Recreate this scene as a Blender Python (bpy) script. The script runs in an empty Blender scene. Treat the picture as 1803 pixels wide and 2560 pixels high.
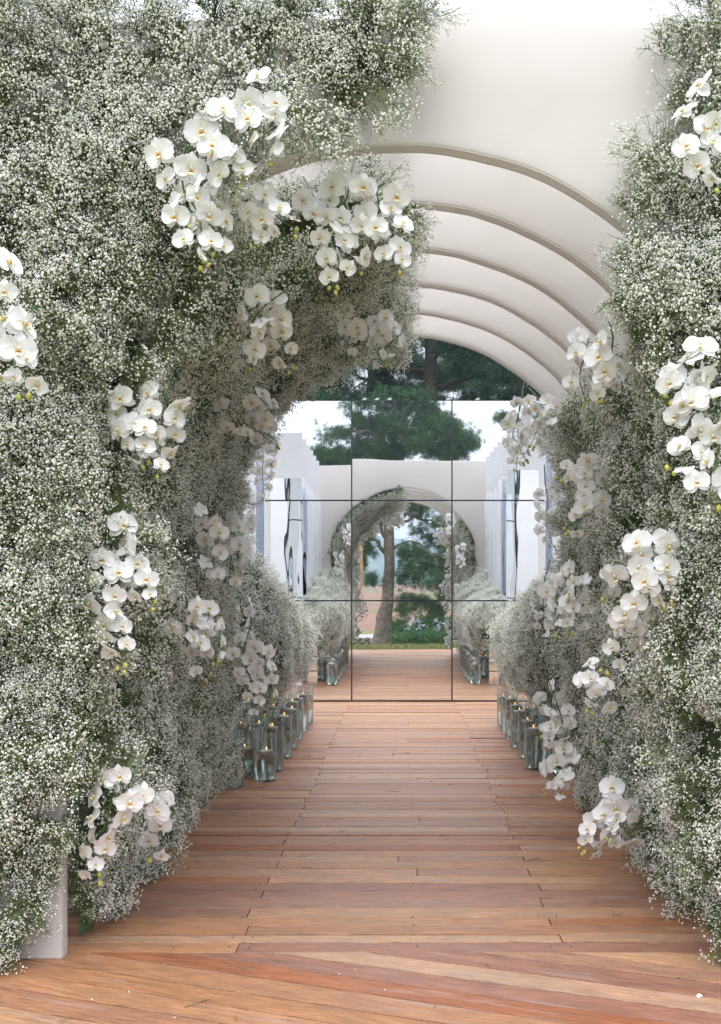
import bpy, math, random
import numpy as np
from mathutils import Vector, Matrix, Euler, noise

# ------------------------------------------------------------------ camera, world, sun
S = bpy.context.scene
COL = S.collection
cam_d = bpy.data.cameras.new('camera')
cam = bpy.data.objects.new('camera', cam_d); COL.objects.link(cam)
CAMZ = 1.41
cam.location = (0, 0, CAMZ); cam.rotation_euler = (math.radians(90), 0, 0)
cam_d.sensor_width = 36; cam_d.lens = 39.2
cam_d.shift_x = -0.0420; cam_d.shift_y = 0.0697
cam_d.clip_start = 0.05; cam_d.clip_end = 5000
S.camera = cam

W = bpy.data.worlds.new('World'); S.world = W; W.use_nodes = True
SUN_EL, SUN_ROT = math.radians(57), math.radians(192)
def build_world():
    nt = W.node_tree; nt.nodes.clear(); N = nt.nodes.new; L = nt.links.new
    out = N('ShaderNodeOutputWorld'); bg = N('ShaderNodeBackground')
    sky = N('ShaderNodeTexSky'); sky.sky_type = 'NISHITA'; sky.sun_disc = False
    sky.sun_elevation = SUN_EL; sky.sun_rotation = SUN_ROT; sky.air_density = 1.0; sky.dust_density = 2.0
    tc = N('ShaderNodeTexCoord'); mp = N('ShaderNodeMapping'); mp.inputs['Scale'].default_value = (1, 1, 2.2)
    nz = N('ShaderNodeTexNoise'); nz.inputs['Scale'].default_value = 2.2; nz.inputs['Detail'].default_value = 5
    L(tc.outputs['Generated'], mp.inputs[0]); L(mp.outputs[0], nz.inputs['Vector'])
    cr = N('ShaderNodeValToRGB'); cr.color_ramp.elements[0].position = 0.25; cr.color_ramp.elements[1].position = 0.62
    cr.color_ramp.elements[0].color = (0.80,)*3+(1,); cr.color_ramp.elements[1].color = (1, 1, 1, 1)
    L(nz.outputs['Fac'], cr.inputs[0])
    sep = N('ShaderNodeSeparateXYZ'); L(tc.outputs['Generated'], sep.inputs[0])
    mr = N('ShaderNodeMapRange'); mr.inputs['To Min'].default_value = 0.58; mr.inputs['To Max'].default_value = 1.32
    L(sep.outputs['Z'], mr.inputs['Value'])
    cl = N('ShaderNodeMix'); cl.data_type = 'RGBA'; cl.blend_type = 'MULTIPLY'; cl.inputs[0].default_value = 1
    cl.inputs[6].default_value = (9.1, 9.25, 9.9, 1)          # overcast cloud deck
    L(mr.outputs[0], cl.inputs[7])
    mx = N('ShaderNodeMix'); mx.data_type = 'RGBA'
    L(cr.outputs[0], mx.inputs[0]); L(sky.outputs[0], mx.inputs[6]); L(cl.outputs[2], mx.inputs[7])
    L(mx.outputs[2], bg.inputs[0]); bg.inputs[1].default_value = 0.10
    L(bg.outputs[0], out.inputs[0])
build_world()
sun_d = bpy.data.lights.new('sun', 'SUN'); sun = bpy.data.objects.new('sun', sun_d); COL.objects.link(sun)
sun_d.energy = 1.5; sun_d.angle = math.radians(60); sun_d.color = (1, 0.98, 0.95)
sun.rotation_euler = (math.radians(33), 0, math.radians(-8))
S.view_settings.view_transform = 'Standard'; S.view_settings.look = 'None'
S.view_settings.exposure = 1.22; S.view_settings.gamma = 1; S.view_settings.use_curve_mapping = False
try:
    S.cycles.max_bounces = 20; S.cycles.diffuse_bounces = 7; S.cycles.glossy_bounces = 10; S.cycles.transmission_bounces = 16
    S.cycles.transparent_max_bounces = 48; S.cycles.caustics_refractive = True; S.cycles.blur_glossy = 1.0; S.cycles.caustics_reflective = True
except Exception: pass

rnd = random.Random(7)
RNG = np.random.default_rng(11)
def P(px, py, Y):      # a place at depth Y metres, from sight lines measured on the spot
    return Vector(((px-905)*Y/2500.0, Y, CAMZ-(py-1308)*Y/2500.0))

# ------------------------------------------------------------------ tagging helpers
def tag(o, label=None, cat=None, group=None, kind=None):
    if label: o['label'] = label
    if cat: o['category'] = cat
    if group: o['group'] = group
    if kind: o['kind'] = kind
    return o
def empty(name, loc=(0, 0, 0), rz=0):
    o = bpy.data.objects.new(name, None); COL.objects.link(o); o.location = loc; o.rotation_euler = (0, 0, rz)
    o.empty_display_size = 0.1
    return o
def mobj(name, me, parent=None, loc=None):
    o = bpy.data.objects.new(name, me); COL.objects.link(o)
    if parent: o.parent = parent
    if loc is not None: o.location = loc
    return o
def kids(o): return list(o.children)
def copy_tree(o, parent=None):
    c = o.copy(); COL.objects.link(c); c.parent = parent
    for ch in o.children: copy_tree(ch, c)
    return c

class MB:
    def __init__(s): s.v = []; s.f = []; s.m = []; s.sm = []
    def add(s, vs, fs, mi=0, smooth=False):
        b = len(s.v); s.v += [tuple(p) for p in vs]; s.f += [tuple(i+b for i in f) for f in fs]
        s.m += [mi]*len(fs); s.sm += [smooth]*len(fs); return s
    def box(s, x0, x1, y0, y1, z0, z1, mi=0):
        v = [(x, y, z) for z in (z0, z1) for y in (y0, y1) for x in (x0, x1)]
        return s.add(v, [(0,2,3,1),(4,5,7,6),(0,1,5,4),(2,6,7,3),(0,4,6,2),(1,3,7,5)], mi)
    def tube(s, pts, rad, n=6, mi=0, smooth=True, cap=True):
        pts = [Vector(p) for p in pts]; rings = []; up = Vector((0.13, 0.21, 1))
        for i, p in enumerate(pts):
            d = (pts[min(i+1, len(pts)-1)]-pts[max(i-1, 0)]).normalized()
            a = d.cross(up)
            if a.length < 1e-3: a = d.cross(Vector((1, 0, 0)))
            a.normalize(); b = d.cross(a); up = a.cross(d) if a.cross(d).length > .1 else up
            r = rad[i] if hasattr(rad, '__len__') else rad
            rings.append([p+(a*math.cos(2*math.pi*k/n)+b*math.sin(2*math.pi*k/n))*r for k in range(n)])
        v = [q for R in rings for q in R]; f = []
        for i in range(len(pts)-1):
            for k in range(n):
                f.append((i*n+k, i*n+(k+1) % n, (i+1)*n+(k+1) % n, (i+1)*n+k))
        if cap: f += [tuple(range(n))[::-1], tuple((len(pts)-1)*n+k for k in range(n))]
        return s.add(v, f, mi, smooth)
    def lathe(s, prof, n=24, mi=0, smooth=True, c=(0, 0, 0)):
        v = []; f = []
        for r, z in prof:
            v += [(c[0]+r*math.cos(2*math.pi*k/n), c[1]+r*math.sin(2*math.pi*k/n), c[2]+z) for k in range(n)]
        for i in range(len(prof)-1):
            for k in range(n): f.append((i*n+k, i*n+(k+1) % n, (i+1)*n+(k+1) % n, (i+1)*n+k))
        return s.add(v, f, mi, smooth)
    def mesh(s, name, mats):
        me = bpy.data.meshes.new(name); me.from_pydata(s.v, [], s.f)
        for m in (mats if isinstance(mats, (list, tuple)) else [mats]): me.materials.append(m)
        me.polygons.foreach_set('material_index', s.m); me.polygons.foreach_set('use_smooth', s.sm)
        me.update(); return me

# ------------------------------------------------------------------ materials
def mat(name):
    m = bpy.data.materials.new(name); m.use_nodes = True
    nt = m.node_tree; b = nt.nodes.get('Principled BSDF'); return m, nt, b
def plain(name, col, rough=0.5, spec=0.5, metal=0, var=0.0, scale=20, bump=0.0, bscale=80):
    m, nt, b = mat(name); N = nt.nodes.new; L = nt.links.new
    b.inputs['Roughness'].default_value = rough; b.inputs['Metallic'].default_value = metal
    b.inputs['Specular IOR Level'].default_value = spec
    tc = N('ShaderNodeTexCoord'); nz = N('ShaderNodeTexNoise'); nz.inputs['Scale'].default_value = scale
    nz.inputs['Detail'].default_value = 4; L(tc.outputs['Object'], nz.inputs['Vector'])
    cr = N('ShaderNodeValToRGB'); cr.color_ramp.elements[0].position = .3; cr.color_ramp.elements[1].position = .7
    cr.color_ramp.elements[0].color = tuple(c*(1-var) for c in col)+(1,)
    cr.color_ramp.elements[1].color = tuple(min(1, c*(1+var)) for c in col)+(1,)
    L(nz.outputs['Fac'], cr.inputs[0]); L(cr.outputs[0], b.inputs['Base Color'])
    if bump:
        n2 = N('ShaderNodeTexNoise'); n2.inputs['Scale'].default_value = bscale; L(tc.outputs['Object'], n2.inputs['Vector'])
        bp = N('ShaderNodeBump'); bp.inputs['Strength'].default_value = bump; bp.inputs['Distance'].default_value = .01
        L(n2.outputs['Fac'], bp.inputs['Height']); L(bp.outputs[0], b.inputs['Normal'])
    return m

def m_fabric():
    m, nt, b = mat('stretched_cream_fabric'); N = nt.nodes.new; L = nt.links.new
    tc = N('ShaderNodeTexCoord')
    nz = N('ShaderNodeTexNoise'); nz.inputs['Scale'].default_value = 1.3; nz.inputs['Detail'].default_value = 3
    L(tc.outputs['Object'], nz.inputs['Vector'])
    cr = N('ShaderNodeValToRGB'); cr.color_ramp.elements[0].color = (.735, .71, .69, 1); cr.color_ramp.elements[1].color = (.775, .75, .73, 1)
    L(nz.outputs['Fac'], cr.inputs[0]); L(cr.outputs[0], b.inputs['Base Color'])
    b.inputs['Roughness'].default_value = .85; b.inputs['Specular IOR Level'].default_value = .2
    wv = N('ShaderNodeTexNoise'); wv.inputs['Scale'].default_value = 350
    n2 = N('ShaderNodeTexNoise'); n2.inputs['Scale'].default_value = 3.0; n2.inputs['Detail'].default_value = 2
    L(tc.outputs['Object'], wv.inputs['Vector']); L(tc.outputs['Object'], n2.inputs['Vector'])
    b1 = N('ShaderNodeBump'); b1.inputs['Strength'].default_value = .15; b1.inputs['Distance'].default_value = .002
    b2 = N('ShaderNodeBump'); b2.inputs['Strength'].default_value = .4; b2.inputs['Distance'].default_value = .03
    L(n2.outputs['Fac'], b2.inputs['Height']); L(wv.outputs['Fac'], b1.inputs['Height']); L(b2.outputs[0], b1.inputs['Normal'])
    L(b1.outputs[0], b.inputs['Normal'])
    tr = N('ShaderNodeBsdfTranslucent'); L(cr.outputs[0], tr.inputs[0]); ms = N('ShaderNodeMixShader'); ms.inputs[0].default_value = .38
    out = nt.nodes['Material Output']; L(b.outputs[0], ms.inputs[1]); L(tr.outputs[0], ms.inputs[2]); L(ms.outputs[0], out.inputs[0]); return m
FABRIC = m_fabric()

def m_wood():
    m, nt, b = mat('weathered_hardwood_deck'); N = nt.nodes.new; L = nt.links.new
    tc = N('ShaderNodeTexCoord'); oi = N('ShaderNodeObjectInfo')
    off = N('ShaderNodeVectorMath'); off.operation = 'SCALE'; cmb = N('ShaderNodeCombineXYZ')
    for i in range(3): L(oi.outputs['Random'], cmb.inputs[i])
    L(cmb.outputs[0], off.inputs[0]); off.inputs['Scale'].default_value = 37.0
    ad = N('ShaderNodeVectorMath'); L(tc.outputs['Object'], ad.inputs[0]); L(off.outputs[0], ad.inputs[1])
    def tex(sx, sy, scale, det, rough=.6):
        mp = N('ShaderNodeMapping'); mp.inputs['Scale'].default_value = (sx, sy, 1); L(ad.outputs[0], mp.inputs[0])
        t = N('ShaderNodeTexNoise'); t.inputs['Scale'].default_value = scale; t.inputs['Detail'].default_value = det
        t.inputs['Roughness'].default_value = rough; L(mp.outputs[0], t.inputs['Vector']); return t
    base = N('ShaderNodeValToRGB'); e = base.color_ramp.elements
    cols = [(0, (.36, .145, .065)), (.13, (.44, .25, .13)), (.26, (.34, .18, .13)), (.38, (.54, .35, .21)), (.50, (.33, .18, .13)), (.60, (.52, .36, .25)),
            (.72, (.41, .215, .13)), (.84, (.47, .27, .145)), (1, (.37, .225, .165))]
    cols = [(p, (c[0]*.86, c[1]*.81, c[2]*.80)) for p, c in cols]
    e[0].position, e[0].color = 0, cols[0][1]+(1,); e[1].position, e[1].color = 1, cols[-1][1]+(1,)
    for p, c in cols[1:-1]:
        q = e.new(p); q.color = c+(1,)
    base.color_ramp.interpolation = 'LINEAR'; L(oi.outputs['Random'], base.inputs[0])
    def mul(a, fac_node, c0, c1, p0=.3, p1=.7, amount=1):
        cr = N('ShaderNodeValToRGB'); cr.color_ramp.elements[0].position = p0; cr.color_ramp.elements[1].position = p1
        cr.color_ramp.elements[0].color = c0+(1,); cr.color_ramp.elements[1].color = c1+(1,)
        L(fac_node.outputs['Fac'], cr.inputs[0])
        mx = N('ShaderNodeMix'); mx.data_type = 'RGBA'; mx.blend_type = 'MULTIPLY'; mx.inputs[0].default_value = amount
        L(a, mx.inputs[6]); L(cr.outputs[0], mx.inputs[7]); return mx.outputs[2]
    grain = tex(4.5, 60, 2.2, 7); c = mul(base.outputs[0], grain, (.60, .54, .50), (1.22, 1.18, 1.12), .32, .68)
    fine = tex(16, 260, 3, 4); c = mul(c, fine, (.80, .78, .76), (1.08, 1.08, 1.08), .35, .6)
    blot = tex(3.2, 9, 1.5, 6); c = mul(c, blot, (.82, .84, .88), (1.10, 1.05, 1.0), .35, .65)
    # grey weathering streaks
    wt = tex(1.2, 12, 2.0, 5); crw = N('ShaderNodeValToRGB'); crw.color_ramp.elements[0].position = .56; crw.color_ramp.elements[1].position = .74
    L(wt.outputs['Fac'], crw.inputs[0]); sc = N('ShaderNodeMath'); sc.operation = 'MULTIPLY'; sc.inputs[1].default_value = .55; L(crw.outputs[0], sc.inputs[0])
    mg = N('ShaderNodeMix'); mg.data_type = 'RGBA'; mg.inputs[7].default_value = (.34, .27, .25, 1); L(sc.outputs[0], mg.inputs[0]); L(c, mg.inputs[6]); c = mg.outputs[2]
    # knots / dark specks
    mp = N('ShaderNodeMapping'); mp.inputs['Scale'].default_value = (3.5, 14, 1); L(ad.outputs[0], mp.inputs[0])
    vo = N('ShaderNodeTexVoronoi'); vo.inputs['Scale'].default_value = 2.0; L(mp.outputs[0], vo.inputs['Vector'])
    crk = N('ShaderNodeValToRGB'); crk.color_ramp.elements[0].position = .03; crk.color_ramp.elements[1].position = .085
    crk.color_ramp.elements[0].color = (.3, .26, .22, 1); crk.color_ramp.elements[1].color = (1, 1, 1, 1); L(vo.outputs['Distance'], crk.inputs[0])
    mk = N('ShaderNodeMix'); mk.data_type = 'RGBA'; mk.blend_type = 'MULTIPLY'; mk.inputs[0].default_value = 1
    L(c, mk.inputs[6]); L(crk.outputs[0], mk.inputs[7]); L(mk.outputs[2], b.inputs['Base Color'])
    rr = N('ShaderNodeMapRange'); rr.inputs['To Min'].default_value = .36; rr.inputs['To Max'].default_value = .62
    L(blot.outputs['Fac'], rr.inputs['Value']); L(rr.outputs[0], b.inputs['Roughness'])
    b.inputs['Specular IOR Level'].default_value = .5
    bp = N('ShaderNodeBump'); bp.inputs['Strength'].default_value = .6; bp.inputs['Distance'].default_value = .002
    L(grain.outputs['Fac'], bp.inputs['Height']); L(bp.outputs[0], b.inputs['Normal'])
    return m
WOOD = m_wood()

def m_mirror(name, tint, rough, wav, wscale, dist, str_=1.0):
    m, nt, b = mat(name); N = nt.nodes.new; L = nt.links.new
    b.inputs['Base Color'].default_value = tint+(1,); b.inputs['Metallic'].default_value = 1; b.inputs['Roughness'].default_value = rough
    tc = N('ShaderNodeTexCoord'); mp = N('ShaderNodeMapping'); mp.inputs['Scale'].default_value = wav; L(tc.outputs['Object'], mp.inputs[0])
    oi = N('ShaderNodeObjectInfo'); ml = N('ShaderNodeMath'); ml.operation = 'MULTIPLY'; ml.inputs[1].default_value = 50; L(oi.outputs['Random'], ml.inputs[0])
    ad = N('ShaderNodeVectorMath'); L(mp.outputs[0], ad.inputs[0]); L(ml.outputs[0], ad.inputs[1])
    nz = N('ShaderNodeTexNoise'); nz.inputs['Scale'].default_value = wscale; nz.inputs['Detail'].default_value = 1; L(ad.outputs[0], nz.inputs['Vector'])
    bp = N('ShaderNodeBump'); bp.inputs['Strength'].default_value = str_; bp.inputs['Distance'].default_value = dist
    L(nz.outputs['Fac'], bp.inputs['Height']); L(bp.outputs[0], b.inputs['Normal']); return m
MIRROR = m_mirror('silvered_mirror', (.93, .95, .95), 0.004, (1, 1, 1.6), 1.1, .004, .35)
FILM = m_mirror('creased_mirror_film', (.90, .92, .95), 0.02, (5, 5, .8), 1.0, .012, .45)
DARK = plain('dark_backing', (.03, .035, .035), .5, var=.2)
STEEL = plain('dull_clip_metal', (.55, .55, .55), .35, metal=1, var=.1)

def m_petal():
    m, nt, b = mat('white_orchid_petal'); N = nt.nodes.new; L = nt.links.new
    b.inputs['Roughness'].default_value = .55; b.inputs['Specular IOR Level'].default_value = .3
    tc = N('ShaderNodeTexCoord'); mp = N('ShaderNodeMapping'); mp.inputs['Scale'].default_value = (160, 12, 12); L(tc.outputs['Object'], mp.inputs[0])
    nz = N('ShaderNodeTexNoise'); nz.inputs['Scale'].default_value = 1; L(mp.outputs[0], nz.inputs['Vector'])
    cr = N('ShaderNodeValToRGB'); cr.color_ramp.elements[0].color = (.88, .88, .90, 1); cr.color_ramp.elements[1].color = (.94, .94, .95, 1)
    L(nz.outputs['Fac'], cr.inputs[0])
    # greenish-yellow flush near the petal's own base (its length runs along +Y)
    sp = N('ShaderNodeSeparateXYZ'); L(tc.outputs['Object'], sp.inputs[0])
    mr = N('ShaderNodeMapRange'); mr.inputs['From Min'].default_value = .0; mr.inputs['From Max'].default_value = .016
    mr.inputs['To Min'].default_value = .55; mr.inputs['To Max'].default_value = 0; L(sp.outputs['Y'], mr.inputs['Value'])
    mx = N('ShaderNodeMix'); mx.data_type = 'RGBA'; mx.inputs[7].default_value = (.72, .72, .42, 1); L(mr.outputs[0], mx.inputs[0]); L(cr.outputs[0], mx.inputs[6])
    L(mx.outputs[2], b.inputs['Base Color'])
    tr = N('ShaderNodeBsdfTranslucent'); L(mx.outputs[2], tr.inputs[0]); ms = N('ShaderNodeMixShader'); ms.inputs[0].default_value = .3
    out = nt.nodes['Material Output']; L(b.outputs[0], ms.inputs[1]); L(tr.outputs[0], ms.inputs[2]); L(ms.outputs[0], out.inputs[0])
    bp = N('ShaderNodeBump'); bp.inputs['Strength'].default_value = .2; bp.inputs['Distance'].default_value = .001; L(nz.outputs['Fac'], bp.inputs['Height']); L(bp.outputs[0], b.inputs['Normal'])
    return m
PETAL = m_petal()
LIPY = plain('orchid_lip_yellow', (.75, .52, .06), .5, var=.25, scale=200)
LIPR = plain('orchid_lip_crimson', (.50, .10, .05), .5, var=.3, scale=200)
OSTEM = plain('orchid_stem_green', (.06, .13, .035), .45, var=.3, scale=30)
BUD = plain('orchid_bud_yellow_green', (.48, .46, .10), .45, var=.3, scale=60)

def m_floret():
    m, nt, b = mat('gypsophila_floret_white'); N = nt.nodes.new; L = nt.links.new
    oi = N('ShaderNodeObjectInfo'); ge = N('ShaderNodeNewGeometry')
    cr = N('ShaderNodeValToRGB'); cr.color_ramp.elements[0].color = (.58, .48, .32, 1); cr.color_ramp.elements[1].color = (.94, .94, .93, 1)
    cr.color_ramp.elements[1].position = .42; q = cr.color_ramp.elements.new(.06); q.color = (.80, .83, .70, 1)
    L(ge.outputs['Random Per Island'], cr.inputs[0]); L(cr.outputs[0], b.inputs['Base Color'])
    b.inputs['Roughness'].default_value = .7; b.inputs['Specular IOR Level'].default_value = .15
    tr = N('ShaderNodeBsdfTranslucent'); L(cr.outputs[0], tr.inputs[0]); ms = N('ShaderNodeMixShader'); ms.inputs[0].default_value = .45
    out = nt.nodes['Material Output']; L(b.outputs[0], ms.inputs[1]); L(tr.outputs[0], ms.inputs[2]); L(ms.outputs[0], out.inputs[0])
    return m
FLORET = m_floret()
def m_varied(name, c0, c1, rough=.6):
    m, nt, b = mat(name); N = nt.nodes.new; L = nt.links.new
    ge = N('ShaderNodeNewGeometry'); oi = N('ShaderNodeObjectInfo'); ad = N('ShaderNodeMath'); ad.operation = 'FRACT'; a2 = N('ShaderNodeMath')
    L(ge.outputs['Random Per Island'], a2.inputs[0]); L(oi.outputs['Random'], a2.inputs[1]); L(a2.outputs[0], ad.inputs[0])
    cr = N('ShaderNodeValToRGB'); cr.color_ramp.elements[0].color = c0+(1,); cr.color_ramp.elements[1].color = c1+(1,)
    L(ad.outputs[0], cr.inputs[0]); L(cr.outputs[0], b.inputs['Base Color']); b.inputs['Roughness'].default_value = rough
    b.inputs['Specular IOR Level'].default_value = .25
    return m
GSTEM = m_varied('gypsophila_stem_green', (.075, .115, .032), (.20, .235, .085))
FOAM = plain('dark_green_foam', (.05, .075, .03), .9, var=.4, scale=25, bump=.5)  # unseen foam backing, added so gaps between sprigs go dark green
NEEDLE = m_varied('pine_needles', (.035, .085, .025), (.11, .18, .055))
NEEDLE_D = m_varied('dark_pine_needles', (.02, .06, .028), (.065, .13, .06))
BARK = plain('grey_brown_bark', (.20, .16, .125), .9, var=.45, scale=9, bump=1.0, bscale=22)
BARKD = plain('dark_bark', (.055, .042, .033), .9, var=.4, scale=9, bump=1.0, bscale=22)
LEAF = m_varied('shrub_leaf', (.025, .08, .015), (.09, .19, .04))
LEAF2 = m_varied('strap_leaf', (.03, .10, .02), (.10, .22, .05))
POLE = plain('raw_pole_wood', (.40, .24, .12), .8, var=.25, scale=14, bump=.3)
STONE = plain('field_stone', (.23, .20, .17), .9, var=.35, scale=14, bump=.6, bscale=40)
WAX = plain('white_candle_wax', (.83, .82, .78), .4, var=.03)
WICK = plain('wick', (.03, .02, .02), .8)
def m_glass(name, ior, col, rough=0):
    m, nt, b = mat(name); b.inputs['Base Color'].default_value = col+(1,); b.inputs['Transmission Weight'].default_value = 1
    b.inputs['IOR'].default_value = ior; b.inputs['Roughness'].default_value = rough
    return m
def m_thin_glass(name):
    m = bpy.data.materials.new(name); m.use_nodes = True; nt = m.node_tree; nt.nodes.clear(); N = nt.nodes.new; L = nt.links.new
    t = N('ShaderNodeBsdfTransparent'); g = N('ShaderNodeBsdfGlossy'); g.inputs['Roughness'].default_value = .01; g.inputs[0].default_value = (.95, 1, 1, 1)
    lw = N('ShaderNodeLayerWeight'); lw.inputs['Blend'].default_value = .35; cr = N('ShaderNodeValToRGB')
    cr.color_ramp.elements[0].color = (.91, .93, .925, 1); cr.color_ramp.elements[1].color = (.40, .46, .45, 1); cr.color_ramp.elements[0].position = .35; cr.color_ramp.elements[1].position = 1
    L(lw.outputs['Facing'], cr.inputs[0]); L(cr.outputs[0], t.inputs[0]); lw2 = N('ShaderNodeLayerWeight'); lw2.inputs['Blend'].default_value = .5; pw = N('ShaderNodeMath'); pw.operation = 'POWER'; pw.inputs[1].default_value = 4.0; L(lw2.outputs['Facing'], pw.inputs[0])
    fr = N('ShaderNodeMapRange'); fr.inputs['To Min'].default_value = .035; fr.inputs['To Max'].default_value = .8; L(pw.outputs[0], fr.inputs['Value'])
    mx = N('ShaderNodeMixShader'); L(fr.outputs[0], mx.inputs[0]); L(t.outputs[0], mx.inputs[1]); L(g.outputs[0], mx.inputs[2])
    o = N('ShaderNodeOutputMaterial'); L(mx.outputs[0], o.inputs[0]); return m
GLASS = m_thin_glass('pale_teal_glass'); WATER = m_glass('vase_water', 1.33, (.85, .87, .85))
def m_emit(name, col, s):
    m = bpy.data.materials.new(name); m.use_nodes = True; nt = m.node_tree; nt.nodes.clear()
    e = nt.nodes.new('ShaderNodeEmission'); e.inputs[0].default_value = col+(1,); e.inputs[1].default_value = s
    o = nt.nodes.new('ShaderNodeOutputMaterial'); nt.links.new(e.outputs[0], o.inputs[0]); return m
FLAME = m_emit('candle_flame', (1, .45, .14), 2.0)

# ------------------------------------------------------------------ ground, field, road, hills
def gz(x, y):
    if y > 1: z = -.10
    elif y > -7: z = -.10-.40*((1-y)/8)
    elif y > -20: z = -.50-.40*((-7-y)/13)
    elif y > -27: z = -.90
    else:
        t = min(1, (-27-y)/95); z = -.90+2.35*(t**.85)
        z += .35*noise.noise(Vector((x*.05, y*.07, 3)))*min(1, (-27-y)/20)
    return z
def m_ground(name, stops, scale, det=6, bump=.5, bs=30):
    m, nt, b = mat(name); N = nt.nodes.new; L = nt.links.new
    ge = N('ShaderNodeTexCoord'); nz = N('ShaderNodeTexNoise'); nz.inputs['Scale'].default_value = scale; nz.inputs['Detail'].default_value = det
    nz.inputs['Roughness'].default_value = .65
    L(ge.outputs['Object'], nz.inputs['Vector']); cr = N('ShaderNodeValToRGB'); e = cr.color_ramp.elements
    e[0].position, e[0].color = stops[0][0], stops[0][1]+(1,); e[1].position, e[1].color = stops[-1][0], stops[-1][1]+(1,)
    for p, c in stops[1:-1]: q = e.new(p); q.color = c+(1,)
    L(nz.outputs['Fac'], cr.inputs[0]); L(cr.outputs[0], b.inputs['Base Color']); b.inputs['Roughness'].default_value = .95
    b.inputs['Specular IOR Level'].default_value = .1
    n2 = N('ShaderNodeTexNoise'); n2.inputs['Scale'].default_value = bs; n2.inputs['Detail'].default_value = 5; L(ge.outputs['Object'], n2.inputs['Vector'])
    bp = N('ShaderNodeBump'); bp.inputs['Strength'].default_value = bump; bp.inputs['Distance'].default_value = .05
    L(n2.outputs['Fac'], bp.inputs['Height']); L(bp.outputs[0], b.inputs['Normal']); return m
GRASSM = m_ground('lawn_grass', [(.3, (.10, .13, .035)), (.5, (.19, .20, .06)), (.7, (.26, .23, .09))], 1.5)
FIELDM = m_ground('red_fallow_field', [(.38, (.10, .15, .05)), (.45, (.19, .17, .08)), (.49, (.20, .115, .085)), (.60, (.25, .145, .11)), (.72, (.14, .08, .06))], .16, 10, .9, 1.5)
ROADM = plain('pale_asphalt', (.30, .30, .32), .85, var=.1, scale=3)
HILLM = m_ground('wooded_hill', [(.35, (.03, .065, .03)), (.5, (.05, .09, .04)), (.6, (.09, .13, .06)), (.75, (.14, .17, .09))], .05, 8, .5, .5)
def sheet(name, xs, ys, zf, material):
    v = [(x, y, zf(x, y)) for y in ys for x in xs]; n = len(xs)
    f = [(j*n+i, j*n+i+1, (j+1)*n+i+1, (j+1)*n+i) for j in range(len(ys)-1) for i in range(n-1)]
    me = bpy.data.meshes.new(name); me.from_pydata(v, [], f); me.materials.append(material)
    me.polygons.foreach_set('use_smooth', [True]*len(f)); me.update()
    return tag(mobj(name, me), kind='structure')
XS = [-700, -400, -250, -160, -110, -80, -60]+list(range(-50, 51, 4))+[60, 80, 110, 160, 250, 400, 700]
sheet('ground', XS, [-27, -24, -20, -16, -13, -10, -8.5, -7, -5.5, -4, -2.5, -1, 1, 6, 14, 30, 60, 120, 300, 700], gz, GRASSM)
sheet('field', XS, [-160, -140, -122, -115]+list(range(-110, -26, 3))+[-27], gz, FIELDM)
sheet('far_meadow', XS, [-700, -500, -350, -240, -160], lambda x, y: gz(x, -160)-.0*(y+160), HILLM)
sheet('road', XS, [-25.5, -24, -22.3, -20.6], lambda x, y: gz(x, y)+.02, ROADM)
def hill_z(base, amp, seed, y0, y1):
    def f(x, y):
        t = (y0-y)/(y0-y1); s = math.sin(min(1, t)*math.pi/2)
        return 1.0+s*(base+amp*noise.noise(Vector((x*.006, seed, 0)))+amp*.4*noise.noise(Vector((x*.02, seed+5, y*.01)))) - .2
    return f
HX = list(range(-700, 701, 20))
sheet('near_ridge', HX, [-260-i*18 for i in range(7)], hill_z(5.0, 5, 2.3, -260, -368), HILLM)
sheet('far_hills', HX, [-420-i*30 for i in range(9)], hill_z(24, 16, 7.7, -420, -660), HILLM)

# ------------------------------------------------------------------ timber deck
def board_mesh(L_, W_, T_, bev=.0014):
    x, y = L_/2, W_/2; b = bev
    v = []
    for (dx, dy, z) in ((0, 0, -T_), (0, 0, -b), (b, b, 0)):
        v += [(-x+dx, -y+dy, z), (x-dx, -y+dy, z), (x-dx, y-dy, z), (-x+dx, y-dy, z)]
    f = [(8, 9, 10, 11)]
    for r in (0, 4):
        for k in range(4): f.append((r+k, r+(k+1) % 4, r+4+(k+1) % 4, r+4+k))
    me = bpy.data.meshes.new('board'); me.from_pydata(v, [], f); me.materials.append(WOOD); me.update(); return me
deck = tag(empty('deck', (0, 4, 0)), kind='structure')
def add_board(cx, cy, L_, W_, rz=0, T_=.036):
    o = mobj('board', board_mesh(L_, W_, T_), deck)
    o.location = (cx, cy-4, rnd.uniform(-.004, .001)); o.rotation_euler = (rnd.gauss(0, .009), rnd.gauss(0, .0008), rz+rnd.gauss(0, .0014))
y = 4.262; row = 0; XL, XR = -2.5, 2.5
while y < 14.6:
    w = rnd.choice((.098, .112, .122, .13, .138, .15)); g = rnd.choice((.004, .006, .007, .009, .012))
    if row % 2 == 0: cuts = [XL, -.64+rnd.gauss(0, .012), XR]
    else: cuts = [XL, .61+rnd.gauss(0, .012), XR]
    if rnd.random() < .12: cuts = sorted(cuts+[rnd.uniform(-.1, .1)])
    for a, b_ in zip(cuts[:-1], cuts[1:]): add_board((a+b_)/2, y+w/2, b_-a-.004, w-g)
    y += w; row += 1
SCR = []
for yy in np.arange(4.33, 8.5, .13):
    for xx in (-1.55, -.675, -.605, .05, .575, .645):
        if rnd.random() < .8: SCR.append((xx+rnd.gauss(0, .006), yy+rnd.gauss(0, .012)))
sb = MB()
for (xx, yy) in SCR: sb.lathe([(.0001, .0), (.0042, .0), (.0038, .0016), (.0001, .0014)], 7, c=(xx, yy-4, .0002))
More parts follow.
